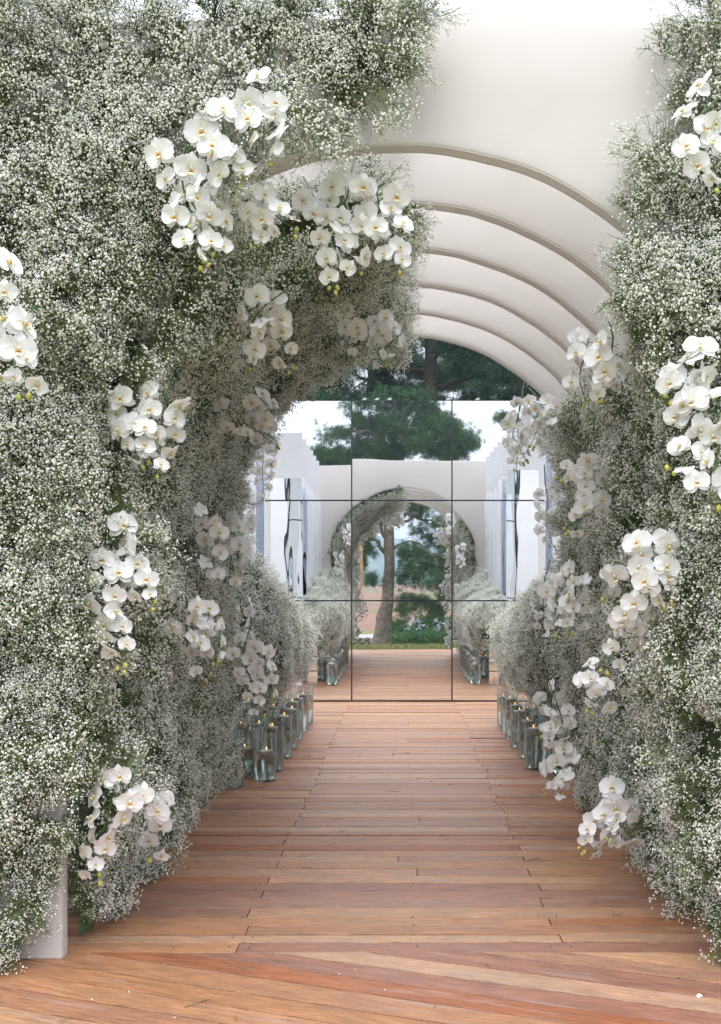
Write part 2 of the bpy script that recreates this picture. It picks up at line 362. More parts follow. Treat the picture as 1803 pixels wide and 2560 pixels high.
o = mobj('screws', sb.mesh('screws', plain('dull_screw_head', (.09, .075, .065), .5, var=.2)), deck); o['kind'] = 'stuff'
# front apron: boards laid skew, cut off along the joint with the straight boards
ang = math.radians(-21.5); ca, sa = math.cos(ang), math.sin(ang)
def clip_poly(poly, a, b_, c_):          # keep a*x+b*y <= c
    out = []
    for i in range(len(poly)):
        p, q = poly[i], poly[(i+1) % len(poly)]; dp, dq = a*p[0]+b_*p[1]-c_, a*q[0]+b_*q[1]-c_
        if dp <= 0: out.append(p)
        if dp*dq < 0:
            t = dp/(dp-dq); out.append((p[0]+(q[0]-p[0])*t, p[1]+(q[1]-p[1])*t))
    return out
v = -2.2
k = 0
while v < 2.6:
    w = rnd.choice((.128, .136, .142, .15))
    quad = [(-4, v+.004), (4, v+.004), (4, v+w-.004), (-4, v+w-.004)]
    poly = [(x*ca-yy*sa, x*sa+yy*ca+3.6) for x, yy in quad]
    for (a, b_, c_) in ((0, 1, 4.258), (0, -1, -2.62), (1, 0, 2.6), (-1, 0, 2.6)):
        if len(poly) >= 3: poly = clip_poly(poly, a, b_, c_)
    if len(poly) >= 3:
        cx = sum(p[0] for p in poly)/len(poly); cy = sum(p[1] for p in poly)/len(poly)
        pl = []
        for px, py in poly:      # into the board's own frame, its length along X
            dx, dy = px-cx, py-cy; pl.append((dx*ca+dy*sa, -dx*sa+dy*ca))
        n = len(pl); vv = [(a, b_, -.036) for a, b_ in pl]+[(a, b_, -.0008) for a, b_ in pl]+[(a*.9997, b_*.990, 0) for a, b_ in pl]
        ff = [tuple(2*n+i for i in range(n))]
        for r in (0, n):
            for i in range(n): ff.append((r+i, r+(i+1) % n, r+n+(i+1) % n, r+n+i))
        me = bpy.data.meshes.new('board'); me.from_pydata(vv, [], ff); me.materials.append(WOOD); me.update()
        o = mobj('board', me, deck); o.location = (cx, cy-4, rnd.uniform(-.001, .0015)); o.rotation_euler = (0, 0, ang)
    v += w; k += 1
mb = MB()
for xx in (-2.3, -1.55, -.64, .05, .61, 1.5, 2.3): mb.box(xx-.03, xx+.03, -1.36, 10.5, -.12, -.042)
mb.box(-2.6, 2.6, -1.42, -1.385, -.14, -.006); mb.box(-2.55, 2.55, -1.37, 10.5, -.130, -.122)  # last box: dark sheet added under the boards so the gaps read dark
mobj('joist', mb.mesh('joists_with_sheet', plain('dark_underdeck', (.05, .035, .025), .9, var=.3)), deck)['kind'] = 'stuff'

# ------------------------------------------------------------------ arched panels and side fins
HW, ARC_R, CROWN, XC = 1.268, 1.32, 3.06, -.015
ZC = CROWN-ARC_R
SPR = ZC+math.sqrt(ARC_R**2-HW**2)
def inner_path(n=84):
    pts = [(-HW, 0), (-HW, SPR*.5), (-HW, SPR*.9)]
    a0 = math.atan2(SPR-ZC, -HW); a1 = math.atan2(SPR-ZC, HW)
    for i in range(n+1):
        a = a0+(a1-a0)*i/n; pts.append((ARC_R*math.cos(a), ZC+ARC_R*math.sin(a)))
    pts += [(HW, SPR*.9), (HW, SPR*.5), (HW, 0)]
    return pts
TOP, OUT_W, TH = 3.53, 2.25, .08
arch_Y = [4.19+.64*k for k in range(6)]
ORD = ['first', 'second', 'third', 'fourth', 'fifth', 'sixth']
def arch_mesh(seed):
    r = random.Random(seed); ip = inner_path(); op = []
    for i, (x, z) in enumerate(ip):
        if i < 3: op.append((-OUT_W, z if i < 2 else SPR*.9))
        elif i > len(ip)-4: op.append((OUT_W, z if i > len(ip)-3 else SPR*.9))
        else:
            t = (i-3)/(len(ip)-7)
            per = [(-OUT_W, SPR), (-OUT_W, TOP), (OUT_W, TOP), (OUT_W, SPR)]
            ls = [TOP-SPR, 2*OUT_W, TOP-SPR]; d = t*sum(ls)
            for s in range(3):
                if d <= ls[s]+1e-9: q = d/ls[s]; a, b_ = per[s], per[s+1]; op.append((a[0]+(b_[0]-a[0])*q, a[1]+(b_[1]-a[1])*q)); break
                d -= ls[s]
    # force exact corners
    for c in ((-OUT_W, TOP), (OUT_W, TOP)):
        j = min(range(3, len(op)-3), key=lambda q: (op[q][0]-c[0])**2+(op[q][1]-c[1])**2); op[j] = c
    w = [r.uniform(-1, 1) for _ in range(8)]
    ipw = []
    for i, (x, z) in enumerate(ip):
        d = .0018*math.sin(i*.55+w[0]*9)+.0028*math.sin(i*.19+w[1]*9)+.0006*r.gauss(0, 1)
        cx = 0; L_ = math.hypot(x, z-ZC) or 1
        if i in (0, len(ip)-1): d = 0
        ipw.append((x+d*x/L_, z+d*(z-ZC)/L_ if i > 2 and i < len(ip)-3 else z))
    mid = [[(a[0]+(b_[0]-a[0])*t, a[1]+(b_[1]-a[1])*t) for a, b_ in zip(ipw, op)] for t in (.06, .5)]
    loops = [ipw, mid[0], mid[1], op]
    mb = MB(); n = len(ip)
    vf = []; 
    for yy in (0, TH):
        for lp in loops:
            for j, (x, z) in enumerate(lp):
                sag = (.004 if lp is mid[1] else 0)*(1 if yy == 0 else -1)
                vf.append((x+XC, yy+sag, z+(0.006*math.sin(x*2.3+w[2]*5) if z > TOP-.01 else 0)))
    f = []
    for s in range(2):
        b0 = s*4*n
        for l in range(3):
            for j in range(n-1):
                q = (b0+l*n+j, b0+l*n+j+1, b0+(l+1)*n+j+1, b0+(l+1)*n+j); f.append(q if s == 0 else q[::-1])
    for j in range(n-1):
        f.append((j, 4*n+j, 4*n+j+1, j+1)); f.append((3*n+j, 3*n+j+1, 7*n+j+1, 7*n+j))
    mb.add(vf, f, 0, True)
    return mb.mesh('arch_cover', FABRIC), [(x+XC, z) for x, z in ipw]
arch_labels = ['nearest white fabric covered arch panel framing the whole entrance', 'second white fabric arch panel behind the nearest one',
 'third white fabric arch panel, midway from the front', 'fourth white fabric arch panel counting from the front', 'fifth white fabric arch panel, last but one',
 'farthest white fabric arch panel, trees visible through it']
ARCHES = []
for k, Y in enumerate(arch_Y):
    me, edge = arch_mesh(30+k)
    o = mobj('arch_panel', me, None, (0, Y, .001)); tag(o, arch_labels[k], 'arch', 'fabric arch panels in a row')
    bv = o.modifiers.new('bevel', 'BEVEL'); bv.width = .012; bv.segments = 3; bv.limit_method = 'ANGLE'; bv.angle_limit = math.radians(50)
    # stitched seams along both edges of the opening
    for yy in (.004, TH-.004):
        sm = MB(); sm.tube([(x*1.0, yy, z) for x, z in edge[3:-3]], .0022, 5)
        mobj('seam', sm.mesh('seam', FABRIC), o)
    ARCHES.append(o)

fin_Y = [4.19+.64*k for k in range(6, 12)]
FW = plain('white_painted_board', (.68, .68, .71), .6, var=.03, scale=3)
for side in (-1, 1):
    for k, Y in enumerate(fin_Y):
        xi = 1.40 if side < 0 else 1.385+.008*k
        xo = 2.6
        mb = MB(); mb.box(min(side*xi, side*xo), max(side*xi, side*xo), 0, .05, 0, 3.53)
        o = mobj('side_panel', mb.mesh('side_panel', FW), None, (0, Y, .001))
        sd = 'left' if side < 0 else 'right'
        tag(o, 'tall white panel with mirror film, %s of six along the %s candle row' % (('nearest', 'second', 'third', 'fourth', 'fifth', 'farthest')[k], sd), 'panel', 'side panels beyond the arches')
        bv = o.modifiers.new('bevel', 'BEVEL'); bv.width = .006; bv.segments = 2
        top = rnd.uniform(2.88, 2.98)
        for yy, nm in (((-.004, 0), (.05+.001, 1)) if k == 5 else ((.05+.001, 1),)):
            fm = MB(); nx, nz_ = 5, 10
            x0, x1 = sorted((side*(xi+.004), side*(xi+.44)))
            pts = []; fs = []
            for j in range(nz_+1):
                for i in range(nx+1):
                    pts.append((x0+(x1-x0)*i/nx, yy+.003*(nm), .05+(top-.05)*j/nz_))
            for j in range(nz_):
                for i in range(nx):
                    a = j*(nx+1)+i; q = (a, a+1, a+nx+2, a+nx+1); fs.append(q if nm == 0 else q[::-1])
            # give the film sheet a thin body
            n0 = len(pts); back = [(p[0], p[1]+(.0025 if nm == 0 else -.0025), p[2]) for p in pts]
            fm.add(pts, fs, 0, True); fm.add(back, [q[::-1] for q in fs], 0, True)
            mobj('mirror_film', fm.mesh('mirror_film', FILM), o)
        # film wrapped over the inner edge
        if k == 5 or k % 2: continue
        em = MB(); ex = side*(xi-.003); em.box(min(ex, ex+side*.002), max(ex, ex+side*.002), .001, .049 if k % 2 else .02, .05, top-.3*(k % 3))
        mobj('edge_film', em.mesh('edge_film', FILM), o)

# ------------------------------------------------------------------ mirror wall, nine square mirrors
MY = 13.3; MS = 1.197
mw = empty('mirror_wall', (-.02, MY, 0)); tag(mw, 'wall of nine large square mirrors with dark seams closing the walkway', 'mirror')
mb = MB(); mb.box(-1.5*MS-.01, 1.5*MS+.01, .03, .10, 0, 3*MS+.005); mobj('backing', mb.mesh('backing', DARK), mw)
tilts = {(0, 2): (.0085, .0), (1, 2): (0, 0), (2, 2): (.001, .001), (0, 1): (.001, -.003), (1, 1): (.0012, .0004), (2, 1): (.0022, .0028), (0, 0): (.0005, .0004), (1, 0): (0, 0), (2, 0): (-.0005, .0008)}
for i in range(3):
    for j in range(3):
        mb = MB(); h = MS/2-.0085
        n = 1; mb.box(-h, h, -.003, .003, -h, h)
        o = mobj('mirror_tile', mb.mesh('mirror_tile', MIRROR), mw, ((i-1)*MS, .018, (j+.5)*MS+.006))
        t = tilts[(i, j)]; o.rotation_euler = (t[0]*-1, 0, t[1])
for x in (-1.3, -.45, -.3, -.15, .55, .9, 1.5):
    mb = MB(); mb.box(x-.02, x+.02, .0, .09, 3*MS+.006, 3*MS+.022); mb.box(x-.006, x+.03, .02, .05, 3*MS+.02, 3*MS+.035)
    mobj('clip', mb.mesh('clip', STEEL), mw)

for side in (-1, 1):
    mb = MB(); x0, x1 = sorted((side*1.83, side*3.3)); mb.box(x0-.02, x1-.02, .0, .06, 0, 3.59)
    o = mobj('flank_board', mb.mesh('flank_board', FW), None, (0, MY+.03, .001)); tag(o, 'white board standing at the %s side of the mirror wall, seen only in reflections' % ('left' if side < 0 else 'right'), 'board')

# ------------------------------------------------------------------ instancing machinery for uncountable stuff
def scatter_tree(name, coll):
    ng = bpy.data.node_groups.new(name, 'GeometryNodeTree')
    ng.interface.new_socket('Geometry', in_out='INPUT', socket_type='NodeSocketGeometry')
    ng.interface.new_socket('Geometry', in_out='OUTPUT', socket_type='NodeSocketGeometry')
    N = ng.nodes.new; L = ng.links.new
    gi = N('NodeGroupInput'); go = N('NodeGroupOutput'); ci = N('GeometryNodeCollectionInfo'); ip = N('GeometryNodeInstanceOnPoints')
    ci.inputs['Collection'].default_value = coll; ci.inputs['Separate Children'].default_value = True; ci.inputs['Reset Children'].default_value = True
    def attr(nm, ty):
        a = N('GeometryNodeInputNamedAttribute'); a.data_type = ty; a.inputs['Name'].default_value = nm; return a.outputs['Attribute']
    L(gi.outputs[0], ip.inputs['Points']); L(ci.outputs[0], ip.inputs['Instance']); ip.inputs['Pick Instance'].default_value = True
    L(attr('idx', 'INT'), ip.inputs['Instance Index'])
    er = N('FunctionNodeEulerToRotation'); L(attr('rot', 'FLOAT_VECTOR'), er.inputs[0]); L(er.outputs[0], ip.inputs['Rotation'])
    L(attr('scl', 'FLOAT'), ip.inputs['Scale']); L(ip.outputs[0], go.inputs[0]); return ng
def proto_coll(name, meshes):
    c = bpy.data.collections.new(name)
    for i, me in enumerate(meshes):
        c.objects.link(bpy.data.objects.new('%s_%02d' % (name, i), me))
    return c
def scatter(name, ng, pts, rots, scl, idx, parent=None, mats=()):
    me = bpy.data.meshes.new(name); n = len(pts); me.vertices.add(n)
    me.vertices.foreach_set('co', np.asarray(pts, dtype=np.float32).ravel())
    a = me.attributes.new('rot', 'FLOAT_VECTOR', 'POINT'); a.data.foreach_set('vector', np.asarray(rots, dtype=np.float32).ravel())
    a = me.attributes.new('scl', 'FLOAT', 'POINT'); a.data.foreach_set('value', np.asarray(scl, dtype=np.float32))
    a = me.attributes.new('idx', 'INT', 'POINT'); a.data.foreach_set('value', np.asarray(idx, dtype=np.int32))
    for m in mats: me.materials.append(m)
    me.update(); o = mobj(name, me, parent); md = o.modifiers.new('scatter', 'NODES'); md.node_group = ng; return o
def dir_euler(d, roll):
    q = Vector(d).to_track_quat('Z', 'Y'); e = (q.to_matrix() @ Matrix.Rotation(roll, 3, 'Z')).to_euler(); return (e.x, e.y, e.z)

# icosahedron
t_ = (1+5**.5)/2
ICO_V = np.array([(-1,t_,0),(1,t_,0),(-1,-t_,0),(1,-t_,0),(0,-1,t_),(0,1,t_),(0,-1,-t_),(0,1,-t_),(t_,0,-1),(t_,0,1),(-t_,0,-1),(-t_,0,1)])/math.sqrt(1+t_*t_)
ICO_F = [(0,11,5),(0,5,1),(0,1,7),(0,7,10),(0,10,11),(1,5,9),(5,11,4),(11,10,2),(10,7,6),(7,1,8),(3,9,4),(3,4,2),(3,2,6),(3,6,8),(3,8,9),(4,9,5),(2,4,11),(6,2,10),(8,6,7),(9,8,1)]
def seg_add(V, F, M, p, q, r0, r1, mi, n=3):
    d = q-p; L_ = np.linalg.norm(d)
    if L_ < 1e-6: return
    d = d/L_; a = np.cross(d, (0.3, 0.5, 0.81)); a /= (np.linalg.norm(a)+1e-9); b_ = np.cross(d, a); b0 = len(V)
    for (c, r) in ((p, r0), (q, r1)):
        for k in range(n):
            th = 2*math.pi*k/n; V.append(c+(a*math.cos(th)+b_*math.sin(th))*r)
    for k in range(n): F.append((b0+k, b0+(k+1) % n, b0+n+(k+1) % n, b0+n+k)); M.append(mi)
def bunch(seed, R, nmain, nsub, nfl, spread, fr, elong=1.0, sr=.0011, leaves=0, flp=1.0):
    r = np.random.default_rng(seed); V = []; F = []; M = []
    def tilt(d, s):
        e = d+r.normal(0, s, 3); return e/np.linalg.norm(e)
    for i in range(nmain):
        d = tilt(np.array((0, 0, 1.0)), spread); L1 = R*r.uniform(.40, .66)*elong
        n1 = d*L1+r.normal(0, .006, 3); o0 = r.normal(0, .012, 3); o0[2] = -.02
        seg_add(V, F, M, o0, n1, sr*1.3, sr, 1)
        for j in range(nsub):
            d2 = tilt(d, .42); L2 = R*r.uniform(.18, .36); st = o0+(n1-o0)*r.uniform(.6, 1.0); n2 = st+d2*L2
            seg_add(V, F, M, st, n2, sr*.9, sr*.6, 1)
            for k in range(nfl):
                d3 = tilt(d2, .6); n3 = n2+d3*R*r.uniform(.06, .20)
                seg_add(V, F, M, n2, n3, sr*.5, sr*.4, 1, 3)
                if r.random() > flp: continue
                f = fr*r.uniform(.55, 1.25); b0 = len(V)
                rot = np.linalg.qr(r.normal(size=(3, 3)))[0]
                vv = (ICO_V*np.array((1, 1, .78))*r.uniform(.82, 1.15, (12, 1))*f)@rot+n3
                V.extend(list(vv))
                for q in ICO_F: F.append(tuple(x+b0 for x in q)); M.append(0)
        for j in range(leaves):
            p = o0+(n1-o0)*r.uniform(.2, 1); d2 = tilt(d, .9); q = p+d2*r.uniform(.02, .05); w = np.cross(d2, r.normal(size=3)); w = w/np.linalg.norm(w)*.0022
            b0 = len(V); V.extend([p, p*.5+q*.5+w, q, p*.5+q*.5-w]); F.append((b0, b0+1, b0+2, b0+3)); M.append(1)
    me = bpy.data.meshes.new('sprig'); me.from_pydata([tuple(x) for x in V], [], F)
    me.materials.append(FLORET); me.materials.append(GSTEM); me.polygons.foreach_set('material_index', M); me.update(); return me
DENSE = [bunch(100+i, .17, 11, 5, 4, .45, .0043, 1.0, .0012, 6) for i in range(6)]             # 0-5
AIRY = [bunch(200+i, .24, 6, 4, 5, .30, .0047, 1.1) for i in range(4)]           # 6-9
GREEN = [bunch(300+i, .16, 13, 5, 3, .55, .0040, 1.0, .0014, 10, .45) for i in range(4)]   # 10-13
GYP = scatter_tree('gypsophila_scatter', proto_coll('sprig', DENSE+AIRY+GREEN))

class Cloud:
    def __init__(s): s.p = []; s.r = []; s.s = []; s.i = []
    def add(s, p, d, scale=1.0, kind='mix'):
        u = rnd.random()
        if kind == 'mix': i = rnd.randrange(6) if u < .80 else (6+rnd.randrange(4) if u < .90 else 10+rnd.randrange(4))
        elif kind == 'dense': i = rnd.randrange(6)
        elif kind == 'airy': i = 6+rnd.randrange(4)
        else: i = 10+rnd.randrange(4)
        s.p.append(tuple(p)); s.r.append(dir_euler(d, rnd.uniform(0, 6.28))); s.s.append(scale); s.i.append(i)
    def build(s, name, origin, parent=None):
        pts = [(p[0]-origin[0], p[1]-origin[1], p[2]-origin[2]) for p in s.p]
        o = scatter(name, GYP, pts, s.r, s.s, s.i, parent, (FLORET, GSTEM))
        if parent is None: o.location = origin
        return o
def garland(origin, label, cloud, core=None, group=None):
    root = empty('gypsophila_garland', origin); tag(root, label, 'garland', group)
    o = cloud.build('blossom', origin, root); o['kind'] = 'stuff'
    if core:
        me = core.mesh('core', FOAM); me.transform(Matrix.Translation(-Vector(origin))); mobj('foam_backing', me, root)
    return root

# path of one arch opening, as arc length from a foot
def opening(side, s):
    """point, inward normal, at arc length s up from the foot on that side (-1 left, +1 right)"""
    if s < SPR: return Vector((side*HW+XC, 0, s)), Vector((-side, 0, 0))
    a0 = math.atan2(SPR-ZC, HW); a = a0+(s-SPR)/ARC_R
    x, z = ARC_R*math.cos(a), ARC_R*math.sin(a)
    return Vector((side*x+XC, 0, ZC+z)), Vector((-side*math.cos(a), 0, -math.sin(a)))
def s_at_x(side, X):   # arc length where the arc passes x = X
    a = math.acos(max(-1, min(1, side*(X-XC)/ARC_R))); a0 = math.atan2(SPR-ZC, HW); return SPR+(a-a0)*ARC_R
def interp(x, xp, fp): return float(np.interp(x, xp, fp))

for k, Y in enumerate(arch_Y):
    for side in (-1, 1):
        cl = Cloud(); core = MB()
        if side < 0:
            s_end = s_at_x(-1, .02+.02*rnd.uniform(-1, 1)) if k else s_at_x(-1, -.66); T = lambda s: interp(s, [0, .5, 1.2, 2.1, 2.8, 3.4, 4.2], [.14, .20, .28, .34, .36, .30, .20])
        else:
            s_end = s_at_x(1, [.98, 1.06, 1.04, 1.07, 1.06, 1.02][k]); T = lambda s: interp(s, [0, .5, 1.2, 2.1, 2.6], [.13, .19, .27, .30, .26])
        T0 = T; T = lambda s, T0=T0, q=[1, .97, .93, .85, .76, .68][k]: T0(s)*(q if side < 0 else (1+q)/2)
        y0, y1 = Y-.26, Y+.40
        if k == 0: y0 = Y+.0
        if k == 5: y1 = Y+.16
        n = int((s_end)*52*(y1-y0)/.66)
        for i in range(n):
            s = rnd.uniform(.06, s_end); p, nr = opening(side, s); yy = rnd.uniform(y0, y1)
            lump = .13*noise.noise(Vector((s*2.4, yy*3.4, side*5+k)))+.04*noise.noise(Vector((s*6, yy*6, side*5+k)))+rnd.gauss(0, .015)
            if k == 0 and yy < Y+.12 and (s < .95 or (side < 0 and p.x > -.62)): yy += .14
            t = T(s)+lump; R = .17
            if lump < -.03 and rnd.random() < .45:
                base = p+nr*max(0, T(s)*.15); base.y = yy; cl.add((base.x, yy, max(.1, base.z)), nr+Vector((rnd.gauss(0, .4), rnd.gauss(0, .4), abs(rnd.gauss(0, .4)))), T(s)/.27*.85, 'green'); continue
            sc = rnd.uniform(.85, 1.15)
            base = p+nr*max(-.04, t-R*sc*.98); base.y = yy
            fr = (yy-y0)/(y1-y0); d = nr*1.0+Vector((rnd.gauss(0, .22), rnd.gauss(-.10, .30), rnd.gauss(0, .22)))
            if s < .25: d.z = abs(d.z)*.4; base.z = max(base.z, .10)
            if k == 0 and yy < Y+.2: d.y = abs(d.y)
            cl.add(base, d, sc)
        for i in range(int(n*.35)):
            s = rnd.uniform(.06, s_end-.05); p, nr = opening(side, s); yy = rnd.uniform(y0+.05, y1)
            base = p+nr*(T(s)*.1); base.y = yy
            d = nr+Vector((rnd.gauss(0, .5), rnd.gauss(0, .5), rnd.gauss(0, .5)))
            if s < .25: d.z = abs(d.z)
            cl.add(base, d, T(s)/.27*rnd.uniform(.7, .95), 'green')
        # sprigs pinned on the front face round the edge of the opening
        for i in range(int((s_end)*((26 if k > 1 else 40) if k else 20))):
            s = rnd.uniform(.06 if k else .95, s_end); p, nr = opening(side, s)
            if k == 0 and side < 0 and p.x > -.70: continue
            base = p-nr*rnd.uniform(-.04, (.22 if k > 1 else .30) if k else .08); base.y = Y-.01; base.z = max(.1, base.z)
            cl.add(base, Vector((rnd.gauss(0, .3), -1, rnd.gauss(0, .3)))+nr*.45, rnd.uniform(.7, 1.0))
        if k == 5:
            for i in range(int(s_end*20)):
                s = rnd.uniform(.1, s_end-.1); p, nr = opening(side, s); base = p+nr*rnd.uniform(0.02, .08); base.y = Y+rnd.uniform(.08, .16)
                cl.add(base, nr*1.1+Vector((rnd.gauss(0, .3), .6, rnd.gauss(0, .3))), rnd.uniform(.75, 1.0))
        if k == 0:
            for i in range(110):
                s = rnd.uniform(.95, s_end-.1); p, nr = opening(side, s)
                if side < 0 and p.x > -.75: continue
                base = p+nr*rnd.uniform(-.03, .06); base.y = Y+rnd.uniform(-.02, .12)
                cl.add(base, nr+Vector((rnd.gauss(0, .3), -.5+rnd.gauss(0, .3), rnd.gauss(0, .3))), rnd.uniform(.8, 1.05))
        # the free end trails off in airy sprigs
        p, nr = opening(side, s_end)
        tg = (opening(side, s_end)[0]-opening(side, s_end-.1)[0]).normalized()
        for i in range(14 if side < 0 else 6):
            yy = rnd.uniform(y0, y1); b_ = p-tg*rnd.uniform(.08, .22)+nr*rnd.uniform(.0, .12); b_.y = yy
            cl.add(b_, tg*.8+nr*.5+Vector((0, rnd.gauss(0, .3), rnd.gauss(0, .2))), rnd.uniform(.6, .85), 'airy')
        # lumpy foam sleeve, an added backing that darkens the flower gaps
        ns, ny = 40, 5; vs = []; fs = []
        for i in range(ns+1):
            s = .03+(s_end-.20-.03)*i/ns; p, nr = opening(side, s)
            for j in range(ny+1):
                yy = y0+.17+(y1-y0-.23)*j/ny; e = math.sin(math.pi*j/ny); q = p+nr*(.012+e*T(s)*.24*(1+.5*noise.noise(Vector((s*5, yy*5, k)))))
                q.y = yy; vs.append(q)
        for i in range(ns):
            for j in range(ny): a = i*(ny+1)+j; fs.append((a, a+1, a+ny+2, a+ny+1))
        core.add(vs, fs, 0, True)
        foot = (side*HW, Y+.05, 0)
        if side < 0: lb = "baby's breath garland climbing the left leg and crown of the %s arch from the front" % ORD[k]
        else: lb = "baby's breath garland climbing the right leg of the %s arch from the front" % ORD[k]
        if k == 0: lb = "baby's breath garland lining the inside of the nearest arch, " + ('left leg and crown' if side < 0 else 'right leg')
        if k == 5: lb = "baby's breath garland on the farthest arch, " + ('left leg and crown' if side < 0 else 'right leg')
        garland(foot, lb, cl, core, "baby's breath garlands inside the arches")

def in_poly(x, y, poly):
    c = False; n = len(poly)
    for i in range(n):
        x0, y0 = poly[i]; x1, y1 = poly[(i+1) % n]
        if (y0 > y) != (y1 > y) and x < (x1-x0)*(y-y0)/(y1-y0)+x0: c = not c
    return c
# masses on the front face of the nearest arch (outline in metres on that face: X, Z)
def face(pts): return [((px-905)*.00162, CAMZ-(py-1308)*.00162) for px, py in pts]
FL = face([(-420, 2240), (-10, 2220), (30, 2160), (58, 2070), (95, 1980), (118, 1900), (150, 1830), (155, 1700), (135, 1610), (150, 1500), (165, 1300), (160, 1100), (150, 930),
           (190, 800), (250, 660), (340, 530), (430, 440), (530, 370), (640, 330), (760, 305), (845, 290), (885, 240), (905, 170), (930, 90), (950, 20), (960, -60), (-420, -60)])
FR = face([(1550, -40), (1535, 60), (1550, 190), (1505, 290), (1455, 380), (1422, 470), (1408, 560), (1412, 640), (1440, 730), (1500, 850), (1560, 1000), (1620, 1200), (1645, 1380),
           (1625, 1600), (1610, 1700), (1600, 1850), (1600, 2000), (1600, 2120), (1640, 2180), (1900, 2200), (1900, -40)])
def face_mass(poly, n, label, foot, thin=None):
    cl = Cloud(); xs = [p[0] for p in poly]; zs = [p[1] for p in poly]; c = 0
    while c < n:
        x = rnd.uniform(min(xs), max(xs)); z = rnd.uniform(min(zs), max(zs))
        if not in_poly(x, z, poly): continue
        c += 1
        if thin and rnd.random() < thin(x, z): continue
        nv = noise.noise(Vector((x*3.1, z*3.1, 4)))+.4*noise.noise(Vector((x*7, z*7, 9)))
        depth = max(.02, .10+.17*nv+rnd.uniform(-.02, .04))
        if nv < -.12 and rnd.random() < .35: cl.add((x, 4.16, max(.1, z)), Vector((rnd.gauss(0, .6), -.8, rnd.gauss(0, .6))), 1.0, 'green'); continue
        near_edge = not all(in_poly(x+dx, z+dz, poly) for dx, dz in ((.12, 0), (-.12, 0), (0, .12), (0, -.12)))
        sc = rnd.uniform(.8, 1.1)*(.8 if near_edge else 1)
        d = Vector((rnd.gauss(0, .45), -1, rnd.gauss(.02, .45)))
        kind = 'mix' if not near_edge or rnd.random() < .6 else 'airy'
        if z < .12: d.z = abs(d.z)*.3+.1
        cl.add((x, 4.19-depth+.05-(.06 if z < .12 else 0), max(z, .05)), d, sc*(.8 if kind == 'airy' else 1), kind)
        if near_edge and rnd.random() < .35: cl.add((x, 4.19-depth, max(z, .12)), Vector((rnd.gauss(0, .7), -.6, rnd.gauss(.1, .6))), rnd.uniform(.85, 1.15), 'airy')
        if rnd.random() < (.45 if z < 2.7 else .2): cl.add((x+rnd.uniform(-.1, .1), 4.17, max(.1, z)), Vector((rnd.gauss(0, .8), -.8, rnd.gauss(0, .8))), .85, 'green')
    return garland(foot, label, cl, None, "baby's breath masses on the front face")
def thin_l(x, z):
    # airy where the wall shows through, over the crown and at the very top
    u = math.hypot((x+.48)/.38, (z-2.98)/.20); a = .6 if u < 1 else 0
    if x > -.35: a = max(a, .15)
    return max(a, interp(z, [2.9, 3.4], [0, .15]))
face_mass(FL, 1150, "large near mass of baby's breath spreading over the left face of the nearest arch", (-1.6, 4.1, 0), thin_l)
face_mass(FR, 520, "near mass of baby's breath on the right face of the nearest arch", (1.5, 4.1, 0))

# wispy long sprigs standing off the edges against the white face
wis = [(975, 30, 4.0, (.8, -.2, .1)), (960, 110, 4.0, (.8, -.2, -.1)), (925, 170, 4.0, (.6, -.2, -.5)), (890, 260, 4.0, (.5, -.2, -.7)), (1480, 60, 4.0, (-.9, -.2, .3)), (1500, 120, 4.0, (-.8, -.2, -.6)),
       (1425, 395, 4.1, (-.9, -.1, .3)), (1410, 300, 4.05, (-.8, -.2, .3)), (1365, 545, 4.2, (-.9, -.1, 0)), (1370, 690, 4.2, (-.9, -.1, .1)), (905, 395, 4.6, (.8, -.1, .4)), (925, 515, 5.2, (.8, -.1, .2)),
       (1245, 1150, 7.2, (-.9, -.1, .4)), (1260, 1250, 7.3, (-.9, -.1, -.3)), (1235, 1000, 7.3, (-.8, 0, .4)), (640, 890, 7.2, (.6, 0, -.6)), (380, 1950, 5.4, (.9, -.1, -.3)), (1500, 2060, 4.7, (-.8, -.1, -.5))]
cl = Cloud()
for (px, py, Y, d) in wis:
    d = Vector(d); b_ = P(px, py, Y)-d.normalized()*.17
    b_.z = max(b_.z, .08)
    for q in range(2): cl.add(b_+Vector((rnd.gauss(0, .02),)*3), d+Vector((rnd.gauss(0, .15), 0, rnd.gauss(0, .15))), rnd.uniform(.75, 1), 'airy')
o = cl.build('trailing_sprigs', (0, 4, 0)); tag(o, "loose baby's breath sprigs straying from the garland edges", 'sprigs', kind='stuff')

